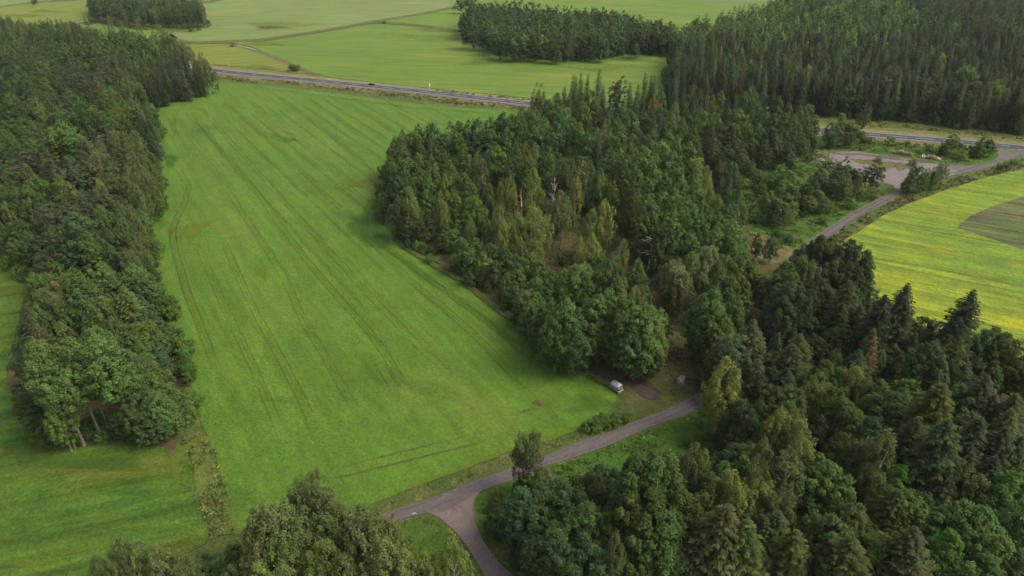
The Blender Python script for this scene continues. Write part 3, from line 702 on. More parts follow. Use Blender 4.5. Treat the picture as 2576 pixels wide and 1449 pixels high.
SPEC = dict(B=('broadleaf_tree', 'tree', 'leafy tree'), H=('aspen_tree', 'tree', 'long stemmed aspen'), I=('birch_tree', 'birch', 'birch'), S=('spruce_tree', 'spruce', 'spruce'),
            P=('pine_tree', 'pine', 'pine'), U=('shrub', 'shrub', 'shrub'), D=('dead_tree', 'dead tree', 'dead tree'))
TREES = []       # dict(kind, x, y, H, W, tone, zone)
def inside(P, poly):
    x, y = P[:, 0], P[:, 1]; r = np.zeros(len(P), bool); n = len(poly)
    for i in range(n):
        x1, y1 = poly[i]; x2, y2 = poly[i - 1]
        c = ((y1 > y) != (y2 > y)) & (x < (x2 - x1) * (y - y1) / (y2 - y1 + 1e-12) + x1); r ^= c
    return r

def tops(zone, rows):
    """rows: 'x y kind tone height width' - where each tree's top shows"""
    for row in rows.strip().splitlines():
        for it in row.split(';'):
            it = it.split()
            if not it: continue
            x, y, k, t, H, W = float(it[0]), float(it[1]), it[2], it[3], float(it[4]), float(it[5])
            p = at(x, y, H * 0.97)
            W *= {'B': 0.84, 'H': 0.9, 'I': 0.84, 'P': 0.9, 'S': 1.0, 'U': 1.0}[k] * (1.25 if zone == 'G2' else 1.0)
            TREES.append(dict(k=k, x=p[0], y=p[1], H=H, W=W, t=t, z=zone, hero=True))

tops('W1', """
15 52 I o 20 6; 42 50 I o 20 6; 155 50 I o 18 7; 172 62 I o 15 6; 80 86 S d 15 5; 95 80 S d 15 5; 122 78 S d 15 6; 110 86 S d 14 5; 60 92 S d 14 5; 30 78 I o 14 6
272 42 I o 16 8; 345 50 I o 15 8; 400 62 I o 17 10; 422 82 I o 14 8; 385 76 I o 14 7; 300 50 I o 14 7; 440 100 I o 14 7
310 74 B m 20 15; 288 84 B m 19 10; 322 102 B m 20 11; 342 106 B m 19 10; 380 92 B l 19 10; 362 90 B m 19 10; 200 106 B m 20 11; 160 116 B m 20 11; 230 102 B m 20 11; 255 96 B m 20 10; 130 112 B b 19 10
430 116 I o 21 8; 460 113 I o 22 9; 478 116 I o 22 9; 500 132 I o 21 8; 445 122 I o 20 8; 400 118 S d 20 7
400 134 S d 21 7; 420 145 S d 21 7; 446 136 S d 21 7; 462 142 S d 22 7; 376 165 S d 21 7; 350 150 S d 21 7; 334 160 S d 20 7; 390 160 S d 21 7; 410 168 S d 20 7; 432 165 S d 20 7; 355 178 S d 19 7; 330 182 S m 19 7; 372 190 S d 18 7; 396 186 S d 18 7
510 150 I o 20 7; 526 166 B m 16 8; 515 172 B m 14 7; 498 160 S d 19 6; 480 165 S d 18 7; 455 175 S d 18 7
60 122 P o 19 9; 30 112 B m 20 9; 100 126 P o 19 9; 140 160 P o 19 9; 180 146 P b 20 9; 205 160 P b 20 10; 230 150 P o 19 9; 255 130 P m 19 9; 280 140 P m 19 9; 300 150 S d 18 7; 260 165 P b 18 9; 240 175 P o 18 8; 100 140 P o 17 8; 10 130 P o 18 9; 75 150 P o 17 8
92 158 B m 22 12; 60 190 B b 20 11; 35 186 B b 20 10; 125 186 B b 20 12; 150 190 P o 17 8; 170 180 P o 18 9; 20 170 B d 18 9; 110 200 B m 18 10; 200 185 P b 18 9
300 184 I o 21 12; 318 196 I o 20 9; 240 196 I o 19 9; 270 222 B m 20 11; 285 235 B m 19 10; 255 215 I o 18 8; 215 200 P o 18 9; 340 205 B m 17 8; 348 220 B d 15 8; 230 225 P o 17 8
25 236 B b 20 10; 60 240 P b 19 9; 95 250 I v 19 9; 12 250 B m 19 9; 45 262 B b 17 9; 70 270 B d 17 9; 130 262 B b 18 9; 150 240 P b 18 9; 180 235 B b 18 10
200 262 B m 19 11; 232 266 B m 19 11; 290 262 B m 18 10; 328 252 B m 18 9; 260 255 B m 18 10; 175 275 B b 17 10; 310 275 B m 18 9; 270 285 B m 17 9; 240 290 B d 17 9; 215 298 B d 16 9
340 270 S d 19 7; 360 292 S d 18 7; 374 300 S d 17 7; 352 312 S d 17 7; 372 325 S d 15 6; 386 335 U m 6 6
120 322 B l 19 13; 148 308 B l 21 14; 184 334 B l 19 12; 160 336 B m 17 13; 205 350 B b 17 9
265 315 P m 18 9; 242 346 I r 17 7; 285 330 I o 17 8; 300 320 P m 16 8; 315 340 I o 17 8; 335 330 I o 16 8; 350 345 I o 15 7
0 330 B m 15 10; 30 350 B m 14 9; 60 345 B m 14 9
30 376 P o 18 10; 60 370 P o 18 10; 95 366 P o 18 9; 66 414 I o 17 8; 10 438 I r 14 7; 130 400 P o 18 9; 170 394 P b 18 9; 200 380 P o 18 9; 240 382 I o 18 8; 262 376 I o 17 8; 300 376 P o 18 9; 330 386 I o 18 8; 352 392 I o 17 8; 225 360 I r 16 8; 105 395 P b 17 9; 150 420 P o 17 9; 220 405 P o 17 9; 190 420 P b 17 8; 270 400 P o 17 8; 365 395 B m 12 7; 378 385 B m 9 6; 45 400 P o 17 9; 20 410 P o 17 9
156 444 B m 21 11; 86 450 B m 19 9; 60 470 B m 18 9; 32 474 B m 18 10; 12 510 I l 14 7; 110 455 B m 18 9; 130 470 B d 18 9; 5 470 B m 18 9
285 422 P m 20 10; 240 456 I l 19 8; 320 422 I o 18 8; 345 430 I o 17 8; 370 442 I o 15 7; 305 450 P m 17 9; 335 460 I m 16 8; 265 470 P o 17 9; 385 470 I m 11 6; 390 500 B m 9 6; 355 480 I m 15 7; 230 480 P o 17 9; 400 500 U m 5 5
150 500 P o 18 10; 120 512 P o 18 10; 192 494 P b 18 10; 212 520 P o 17 9; 100 530 P o 17 9; 130 545 P o 17 9; 175 520 P o 17 9; 90 490 B d 16 8
252 514 I v 18 6; 300 505 I o 19 9; 320 520 I o 18 8; 335 545 I o 16 7; 350 530 B m 12 7
190 544 B b 23 14; 170 552 B b 21 11; 222 560 I m 20 8; 150 575 B b 20 10; 210 580 B m 19 11; 236 590 I m 17 8
270 530 B b 22 9; 286 545 B b 20 8; 300 570 B m 16 8; 275 612 S m 15 7; 330 590 I o 15 8; 345 610 I o 13 7; 350 580 U m 5 6; 320 625 I o 14 7; 295 640 S d 12 6
50 560 B d 14 9; 60 590 B d 14 9; 30 600 B m 10 7; 90 600 B d 13 8; 100 640 B m 11 7; 75 625 B m 9 6; 130 620 P o 13 8; 20 640 U m 5 6; 50 660 U m 5 6; 85 670 B d 10 7; 110 590 P o 14 8
245 670 B l 14 9; 262 662 I l 14 8; 320 670 B l 13 10; 305 690 B m 12 8; 358 690 B b 12 8; 120 690 I o 12 8; 210 702 B l 13 9; 122 712 I r 12 8; 160 690 I o 11 7; 180 680 B m 12 8; 140 700 B m 11 7; 375 720 U b 5 6; 340 660 I o 10 6; 228 720 B m 12 8
310 722 S l 18 8; 105 732 I o 13 10; 130 750 I o 12 8; 185 740 B b 14 9; 206 760 B m 13 8; 255 758 I l 15 12; 232 770 I m 14 9; 165 772 B m 12 9; 290 772 B m 13 9; 278 800 I m 12 9; 66 800 S o 13 7; 90 820 S o 12 6; 150 812 S l 13 6; 170 830 S o 11 6; 365 780 B b 11 8; 350 760 B b 11 8; 385 832 B b 9 7; 330 820 B m 14 12; 318 840 B m 13 9; 350 870 B m 12 9; 385 880 B b 10 8; 375 850 B d 9 7; 80 780 B m 10 7; 75 760 I o 10 7; 355 800 B b 10 7
240 830 B l 17 13; 212 850 B m 15 9; 265 850 B m 15 9; 80 850 B b 14 8; 300 850 B b 13 8; 48 872 S d 15 5; 50 905 S d 12 5
90 866 H l 24 9; 160 864 H l 25 11; 240 864 H l 25 12; 275 878 H m 22 10; 122 905 H l 23 10; 196 880 H m 22 9; 105 930 H l 21 9; 300 900 H m 18 9
345 895 I m 14 11; 330 915 I m 13 8; 392 930 B m 9 8; 375 945 B m 10 8; 415 970 B m 8 7; 395 985 B m 8 7; 440 1000 B m 8 7; 372 990 B m 12 9; 466 1015 U l 4.5 4; 450 1020 B m 6 6; 420 1020 B m 8 7
60 990 B d 11 7; 205 1062 U d 3 4.5; 248 1052 U m 3 4.5; 290 1050 U d 4 5; 225 1080 U m 2 3.5; 272 1074 U m 2.5 4; 310 1068 U m 3 4.5; 178 1078 U m 2.5 4; 150 1088 U d 2.5 4; 235 1042 U d 3.5 5; 45 960 B d 9 6; 70 1035 B d 8 6; 130 1020 B l 13 7; 110 1050 B d 9 6; 330 1000 B d 12 8; 350 1040 B d 9 7; 300 1010 B d 10 8; 400 1050 B d 7 6; 375 1060 U m 4 5; 95 1075 U m 4 5; 430 1050 U m 4 5; 340 1075 U m 4 5; 130 1085 U m 4 5
""")
tops('G1', """
235 -14 S d 24 8; 250 -12 S d 24 8; 265 -4 S d 22 8; 290 -5 B b 22 11; 315 -2 B d 22 11; 335 -6 B b 22 11; 355 0 B b 21 11; 382 -12 B b 23 14; 402 -6 B b 22 12; 425 -14 S d 24 8; 440 -10 S d 24 8; 455 -6 S d 23 8; 470 4 S d 22 7; 481 0 S d 22 7; 494 4 S d 21 7; 506 18 I m 16 6; 300 12 B b 18 10; 350 16 B b 18 10; 390 14 B b 18 10; 420 10 B b 18 9; 272 14 I o 18 8; 310 25 I o 15 8; 340 30 B m 14 8; 245 14 P d 20 9; 455 16 B b 17 9; 522 50 B m 7 6; 210 40 S d 8 4; 222 36 S d 9 4; 470 25 S d 18 7; 490 28 S d 16 6; 435 40 B m 9 7
""")
tops('FF', """
82 -4 B d 8 9; 740 162 U b 4.5 9; 735 163 U d 4 7; 586 110 U d 2.5 6; 965 52 U d 2.5 7; 1143 13 U d 4 8; 1155 -8 B b 16 10; 1168 -10 B b 17 11; 1180 -10 B b 17 11; 1192 -6 B b 16 10
""")
tops('G2', """
1166 35 B d 20 9; 1180 21 B b 22 11; 1195 14 B b 22 11; 1210 8 B b 22 11; 1230 7 B m 22 11; 1250 5 B b 22 12; 1272 4 B b 22 12; 1290 3 B b 22 12; 1310 2 B b 22 12; 1332 5 B m 22 12; 1355 10 B m 21 12; 1378 13 I m 20 10; 1400 15 B m 21 12; 1422 17 B b 21 11; 1440 18 B b 21 11; 1470 22 B m 21 11; 1498 19 B b 23 9; 1520 21 B b 23 10; 1545 26 B b 22 11; 1570 29 B b 22 11; 1598 38 B b 21 11; 1630 50 B b 17 9; 1615 55 B b 17 9; 1660 68 B b 15 9; 1692 56 P d 19 8; 1720 72 B m 15 10; 1745 54 P o 19 7; 1670 80 I o 13 7
1172 60 B d 19 9; 1190 55 B b 20 10; 1215 60 B d 20 10; 1240 66 B m 21 11; 1262 76 B d 21 11; 1288 80 B b 21 11; 1315 78 B m 21 11; 1340 82 B d 20 11; 1365 88 B m 19 10; 1395 90 B d 19 10; 1445 78 I o 20 9; 1430 95 I m 17 8; 1460 88 B d 18 10; 1490 82 B b 20 10; 1515 80 B b 21 10; 1540 72 B b 20 10; 1560 70 B b 20 10; 1345 78 I r 16 5; 1490 118 I o 11 8; 1520 110 B d 13 9; 1470 110 B d 12 9; 1400 118 B d 12 9; 1300 105 B d 14 9; 1250 98 B d 14 9; 1560 110 B d 9 8; 1600 105 B d 12 8
1222 38 B m 20 11; 1250 35 B b 20 12; 1280 40 B m 20 11; 1310 38 B b 20 12; 1350 40 B m 20 11; 1380 45 B b 20 11; 1410 48 B m 20 11; 1440 50 B b 20 11; 1475 50 B d 20 10; 1510 50 B d 20 10; 1545 50 B b 20 10; 1580 55 B b 19 10
""")
tops('W2', """
1345 212 I o 20 8; 1360 214 I o 20 8; 1417 222 S d 18 6; 1438 192 S m 24 7; 1451 194 S m 23 6; 1462 187 S m 24 6; 1474 189 S m 24 6; 1507 176 S o 27 8; 1520 219 S d 20 6; 1563 192 P b 24 9; 1551 208 P m 21 8; 1588 210 S d 22 7; 1603 217 S d 22 7; 1628 190 S d 26 7; 1641 195 S d 25 6; 1648 196 S d 25 6; 1430 238 S m 19 7; 1446 225 S d 20 6; 1490 230 B m 19 11; 1466 234 B o 18 9; 1400 238 B m 18 10; 1380 252 B m 17 10; 1650 240 I l 19 9; 1664 224 B m 20 9; 1615 240 S d 20 7; 1600 250 S d 19 7; 1570 250 S d 19 7
1740 215 I o 20 9; 1755 225 I m 18 9; 1790 226 I o 20 9; 1812 232 B m 18 9; 1893 218 B m 20 10; 1870 232 B m 18 9; 1850 240 S d 18 7; 1700 260 I l 17 9; 1720 228 S d 22 7; 1745 240 S d 20 7; 1775 245 S d 18 7; 1830 245 S d 18 7; 1920 240 B b 18 9; 1940 232 S d 20 7; 1960 245 B m 18 9; 1910 250 S d 17 7; 1905 262 B m 17 10; 1985 262 B m 17 9; 2010 270 B m 16 9; 2030 265 B m 15 9
1758 274 B m 20 13; 1802 290 B m 18 10; 1858 276 B m 20 12; 1882 292 I m 18 9; 1925 272 B m 19 11; 1946 290 B d 18 10; 1975 290 B d 18 11; 2000 295 B b 17 10; 2030 300 B d 15 10; 2050 290 B m 13 8; 1655 272 S m 21 8; 1645 300 S d 19 8; 1672 302 S d 18 8; 1565 274 B b 19 10; 1590 282 B m 19 10; 1535 264 S m 20 7; 1540 248 S d 20 7; 1526 280 S m 18 7; 1555 300 B m 17 10; 1440 262 S d 18 7; 1470 262 B m 18 9; 1495 256 B d 18 10; 1420 268 B m 18 10; 1620 285 B b 17 9; 1695 302 B m 19 10; 1720 310 B m 18 10; 1745 318 B d 17 9; 1790 320 B d 17 9; 1820 315 B d 17 10; 1850 322 B d 17 10; 1880 318 B d 17 10; 1910 315 B b 17 10; 1940 322 B d 17 10; 1970 325 B d 16 10; 2000 330 B d 14 9; 1955 345 B d 14 9; 1895 350 B d 14 10; 1925 355 B d 14 10; 1850 355 B d 14 10; 1800 350 B d 14 9; 1985 360 B d 12 9; 1830 370 B d 13 9; 1870 378 B d 12 9; 2020 345 B d 11 8
1340 278 B m 21 13; 1365 298 B m 20 12; 1420 288 B b 18 10; 1440 298 B l 19 10; 1456 312 B m 18 9; 1480 335 B m 19 10; 1520 306 I o 18 9; 1560 322 B m 17 10; 1500 325 B b 17 10; 1400 310 B b 18 11; 1380 325 B b 18 11; 1345 325 B b 18 11; 1640 330 B m 18 11; 1660 358 B m 18 11; 1610 335 B d 17 9; 1590 340 I o 17 8; 1700 345 B m 17 10; 1735 360 B m 16 9; 1680 330 B l 17 10; 1540 345 B m 17 10; 1580 365 B m 17 10
1054 317 B d 20 9; 1012 332 B d 20 10; 995 345 B b 18 9; 1032 335 B d 19 9; 1096 312 B d 21 10; 1075 322 B d 20 9; 1125 313 B b 20 10; 1155 307 B d 20 10; 1180 305 B d 19 9; 1200 302 B d 20 10; 1230 300 B m 19 10; 1260 286 B d 21 11; 1285 292 B m 20 10; 1310 290 B m 20 10; 1050 345 B d 18 9; 1110 340 B d 18 10; 1150 335 B m 18 10; 1190 332 B d 18 10; 1235 328 B d 18 10; 1275 325 B b 18 11; 1310 325 B m 18 10
985 362 B d 17 8; 1012 368 B m 18 10; 1054 390 B m 20 10; 1034 400 B m 19 10; 1075 400 B m 19 10; 1010 408 B m 19 9; 985 400 B b 17 8; 1022 432 B b 19 10; 995 445 B b 18 9; 1034 472 I l 19 7; 1045 490 I l 16 6; 1112 480 I l 19 6; 1104 500 I l 16 6; 1138 427 B m 20 11; 1120 440 B m 19 10; 1165 440 B m 19 11; 1130 404 I o 19 7; 1165 367 B m 19 10; 1200 388 I o 20 10; 1215 400 I o 19 9; 1250 370 B l 20 10; 1230 380 B m 18 9; 1276 444 I l 20 8; 1262 460 I l 18 7; 1206 447 P o 16 7; 1253 515 I l 18 7; 1194 497 B v 16 9; 1180 520 B v 13 8; 1210 520 B m 13 8; 1075 455 B m 18 9; 1090 420 B d 18 9; 1060 430 B m 18 9; 1085 365 B m 18 9; 1110 375 B d 17 9; 975 480 B o 13 6; 1150 490 B m 16 9; 985 520 I o 12 6; 1000 500 B d 15 7; 1080 540 B d 11 7; 1060 560 B d 9 7; 1120 545 B m 10 7; 1150 555 B m 9 7; 1135 580 B m 8 7; 1160 600 B b 8 7; 1195 600 B m 9 8; 1180 620 B d 8 7; 1230 615 B m 10 8; 1215 640 B m 10 7; 1245 660 B d 9 7; 1110 590 B d 7 6; 1050 595 U m 4 4; 1065 612 U m 3.5 3.5; 1275 690 I o 9 6; 1090 610 U d 4 5; 1265 625 B d 9 7
1297 366 B m 20 10; 1325 362 I l 20 9; 1345 365 I l 19 9; 1372 376 B m 19 10; 1345 424 I v 19 9; 1330 395 B m 18 9; 1280 400 B d 18 9; 1305 400 B m 17 9; 1392 405 I o 19 5; 1412 394 I o 20 9; 1430 400 I o 20 9; 1462 396 I o 20 10; 1480 410 I o 18 8; 1450 448 I l 19 8; 1415 486 I o 20 13; 1395 510 I o 17 8; 1420 455 S b 12 6; 1520 430 B m 20 10; 1510 450 B m 18 8; 1540 460 B m 17 8; 1560 380 B m 20 11; 1530 378 B b 18 10; 1580 400 B m 20 12; 1630 374 B l 21 13; 1605 390 B m 20 10; 1665 364 B l 21 13; 1650 395 B l 20 11; 1690 385 B m 19 11; 1763 399 I l 17 10; 1780 420 I l 14 8; 1745 410 B l 16 9; 1600 430 B m 21 12; 1625 450 B m 21 12; 1645 435 B m 20 12; 1680 448 B m 20 12; 1700 430 B m 20 11; 1718 455 B m 20 12; 1756 468 B m 19 11; 1750 440 B l 18 10; 1720 500 B m 19 11; 1780 460 I m 14 8; 1790 480 I m 14 8; 1810 500 B m 12 8; 1660 490 B m 20 12; 1625 500 B m 21 11; 1590 480 B m 20 9; 1700 480 B m 18 11; 1500 345 S d 18 7
1530 508 I l 20 9; 1510 520 I l 18 7; 1490 530 I l 18 8; 1475 545 I l 15 7; 1345 518 I l 18 8; 1362 540 I l 17 9; 1335 555 I l 16 8; 1300 540 I o 17 8; 1290 560 I l 15 8; 1486 590 I l 16 8; 1500 610 I l 13 7; 1560 606 I l 15 7; 1545 640 I o 13 6; 1460 600 I l 12 6; 1715 520 B m 19 10; 1690 546 B m 20 11; 1740 534 B m 20 11; 1785 530 B m 20 12; 1760 550 B m 19 11; 1845 552 B m 20 12; 1820 545 B m 19 11; 1800 575 B m 19 11; 1670 570 B d 18 9; 1662 600 B d 10 7; 1680 610 B d 15 9; 1720 580 B m 17 10; 1750 600 B m 17 10; 1835 600 B m 16 10; 1702 655 I r 17 11; 1680 670 I o 15 8; 1746 640 I o 17 10; 1790 628 I o 18 12; 1825 650 I o 16 8; 1870 650 B m 17 11; 1890 670 B m 16 10; 1860 690 B m 15 9; 1818 684 B m 18 9; 1835 700 B m 16 9; 1725 690 I r 14 8
1320 560 I l 14 7; 1270 560 I l 15 7; 1310 600 I l 13 7; 1345 600 I l 13 7; 1450 640 U b 4 4; 1415 640 U d 4 4; 1335 640 B m 11 8; 1310 650 B m 11 8; 1280 640 B m 10 8; 1360 660 B m 11 8; 1390 685 B m 11 8; 1350 700 B m 11 8; 1300 680 B m 10 8; 1290 710 B d 9 7; 1380 720 B d 12 8
1445 670 B l 17 12; 1425 690 B l 15 9; 1470 700 B m 15 9; 1533 660 B b 18 11; 1515 680 B m 16 9; 1550 700 B m 15 9; 1618 690 B m 11 7; 1590 728 I o 21 8; 1612 722 I o 21 8
1585 760 B m 20 13; 1632 775 B m 19 11; 1650 810 B m 15 9; 1610 800 B m 18 12; 1570 805 B m 15 10; 1530 742 B m 19 12; 1510 760 B m 18 11; 1490 790 B m 15 10; 1545 775 B m 16 10; 1420 762 B m 20 13; 1400 780 B m 18 10; 1440 790 B d 18 11; 1380 770 B d 16 9; 1350 740 B m 13 9; 1330 765 B b 12 8; 1320 730 I o 10 7; 1360 790 B d 13 8; 1465 815 B d 13 9; 1400 820 B d 13 9; 1430 840 B d 12 8; 1305 760 B d 8 7; 1345 800 B d 9 7; 1375 830 B d 9 7; 1645 850 B d 11 8; 1500 840 B d 10 8; 1630 860 B d 11 10; 1600 850 B d 10 8; 1508 862 I m 7 3; 1304 775 U m 4 3.5; 1275 755 U d 3.5 4; 1430 868 U m 4 4; 1475 880 U m 4 4
1700 660 I l 16 8; 1712 690 I l 13 7
1790 742 B m 19 13; 1778 765 B m 17 9; 1815 765 B m 18 11; 1840 755 B d 17 9; 1785 800 B d 13 8; 1810 800 B m 14 9; 1850 780 B d 15 8; 1892 803 S o 19 8; 1910 835 S o 15 7; 1848 850 P b 17 10; 1825 870 P m 13 8; 1795 880 B d 9 6; 1790 930 B d 5 7; 1775 945 U d 4 6; 1833 906 I l 20 10; 1850 930 I o 17 8; 1870 900 S o 14 7; 1820 940 B d 9 7
""")
tops('W3', """
1688 155 S d 25 7; 1700 160 S d 24 7; 1715 150 S d 24 7; 1735 145 S d 24 7; 1700 185 S d 22 7; 1680 190 S d 20 7; 1720 175 S d 23 7; 1748 150 S m 24 7; 1760 158 S m 24 7; 1775 160 S m 24 7; 1815 120 S r 22 5; 1800 150 S m 24 7; 1830 155 S m 24 7; 1850 150 S m 24 7; 1868 165 S r 23 6; 1885 160 S d 24 7; 1905 155 S d 25 7; 1925 160 S m 25 7; 1925 185 S m 23 7; 1905 190 S d 22 7; 1885 200 S d 21 7
2003 158 B m 23 14; 1990 175 B m 20 10; 2035 165 I l 22 8; 2300 108 B m 22 9; 2328 104 B m 23 11; 2345 118 B m 20 9; 2372 136 I l 21 8; 2424 97 B m 22 14; 2410 110 B m 20 10; 2440 168 B m 23 14; 2425 180 B m 21 12; 2455 185 B m 21 12; 2245 176 P m 22 9; 2235 195 P m 19 9; 2354 186 P m 22 9; 2340 200 P m 20 8; 2378 205 I m 17 8; 2306 196 S o 20 8; 2161 31 B m 22 13; 2140 50 B m 21 12; 2232 52 B m 21 11; 2255 40 B m 20 11; 2198 92 B m 22 10; 2228 83 B l 22 10; 2150 86 B l 22 10; 2131 78 B l 22 9; 2175 100 B m 20 9; 1971 83 B l 22 12; 1985 90 I l 20 9; 2033 106 B m 21 10; 2066 136 P m 22 8; 2526 56 B m 22 16; 2545 62 B m 21 14; 2505 66 B m 20 12; 2401 57 B m 21 12; 1790 82 P d 17 8; 1762 58 P d 20 8; 1805 40 S d 20 7; 1818 28 S d 20 7; 1835 28 S d 20 7; 1848 16 S d 20 7; 1860 14 S d 20 7; 1872 12 S d 20 7; 1885 12 S d 20 7; 1900 10 B b 20 10; 1920 10 S d 20 7; 2180 262 P m 16 7; 2120 285 B m 6 5; 2180 290 U m 4 5
1820 70 B b 20 12; 1850 62 B m 20 12; 1880 60 B m 20 12; 1910 50 B m 20 12; 1940 45 B b 20 12; 1840 95 B m 20 12; 1870 90 B b 20 12; 1900 85 B m 20 12; 1930 82 B m 20 12; 1800 105 B b 20 12; 1770 90 B b 18 11; 1745 95 B b 17 10; 1895 110 B m 20 11; 1860 115 B b 20 11; 1920 110 B m 20 11; 1780 125 B d 18 10; 1830 125 B d 19 10; 1960 60 B m 20 11; 1985 55 B b 20 11; 2010 65 B m 20 11; 1910 88 I v 19 9
""")
tops('VG', """
1860 400 B m 7 7; 1890 408 B m 8 8; 1910 430 B m 7 7; 1960 418 B l 9 8; 1985 430 B m 10 9; 2000 400 B m 6 6; 1940 440 B m 7 7; 1855 440 B d 6 6; 1830 430 U m 5 7; 1870 450 U l 4 7; 1850 480 U m 4 6; 1915 460 B m 6 6; 1935 485 B m 9 8; 1975 455 B m 11 11; 1995 470 B d 10 9; 1955 500 B d 10 9; 1985 490 B m 11 9; 1990 520 I m 9 5; 1880 510 U o 4 6; 1860 530 U m 3 5; 1900 540 U m 3 5
2065 430 B d 10 10; 2045 450 B d 10 9; 2085 445 P d 10 9; 2110 405 P b 11 8; 2128 398 P b 12 7; 2140 420 B b 10 7; 2150 425 B d 9 6; 2105 430 B d 9 8; 2135 430 I o 12 7; 2140 450 I o 11 7; 2120 460 B d 9 8; 2060 480 B m 8 8; 2040 495 B m 7 8; 2075 500 B m 6 7; 2175 420 P m 11 5; 2208 402 P m 14 8; 2200 415 P m 12 7; 2165 435 I m 10 4; 2095 510 U m 4 6; 2040 470 B d 9 8; 2010 500 U m 4 7; 2175 480 U m 4 5; 2195 475 U m 4 5; 2150 500 U m 4 6
1985 590 U d 3 4; 1965 575 U m 3 5; 2300 400 U l 3 5
""")
tops('YE', """
2303 408 B m 12 5.5; 2296 430 B m 10 5; 2322 420 B m 11 5; 2335 425 B m 10 5; 2360 418 B m 10 5; 2352 435 B m 8 4; 2380 400 I o 11 5; 2386 415 I o 8 4; 2285 455 U m 5 5; 2345 455 U m 4 4; 2527 411 U d 3 5; 2560 400 U m 2.5 5
""")
tops('HB', """
2130 305 B o 9 12; 2112 315 B o 8 9; 2150 315 B o 8 9; 2170 330 B m 6 6; 2100 335 B d 7 8; 2140 335 B d 7 8; 2090 310 B m 11 7; 2242 340 U m 5 5; 2402 338 B m 8 8; 2395 350 B m 7 7; 2425 362 U m 5 6; 2482 344 B l 9 9; 2495 352 B m 8 8; 2470 358 B m 7 7; 2445 368 U m 4 5; 2400 375 U l 4 6; 2425 380 U l 4 6; 2380 362 U d 5 6; 2460 380 U m 3.5 5; 2190 345 U m 3 5; 2210 395 U m 2 4; 2020 370 U m 4 6; 2055 345 B m 7 7; 2075 352 U m 4 6; 1990 385 U m 4 6
""")
tops('LN', """
1316 1094 I d 15 4.6; 1347 1086 I d 17 5; 1366 1182 I o 8 5; 1485 1058 U m 3 4.5; 1505 1050 U m 3 4.5; 1530 1042 U m 3 4.5; 1552 1038 U m 3 4.5; 1572 1038 U m 2.6 3.5; 1498 1062 U m 2.4 3.5; 912 1270 U m 4.2 4.5; 905 1280 U m 4 4
""")
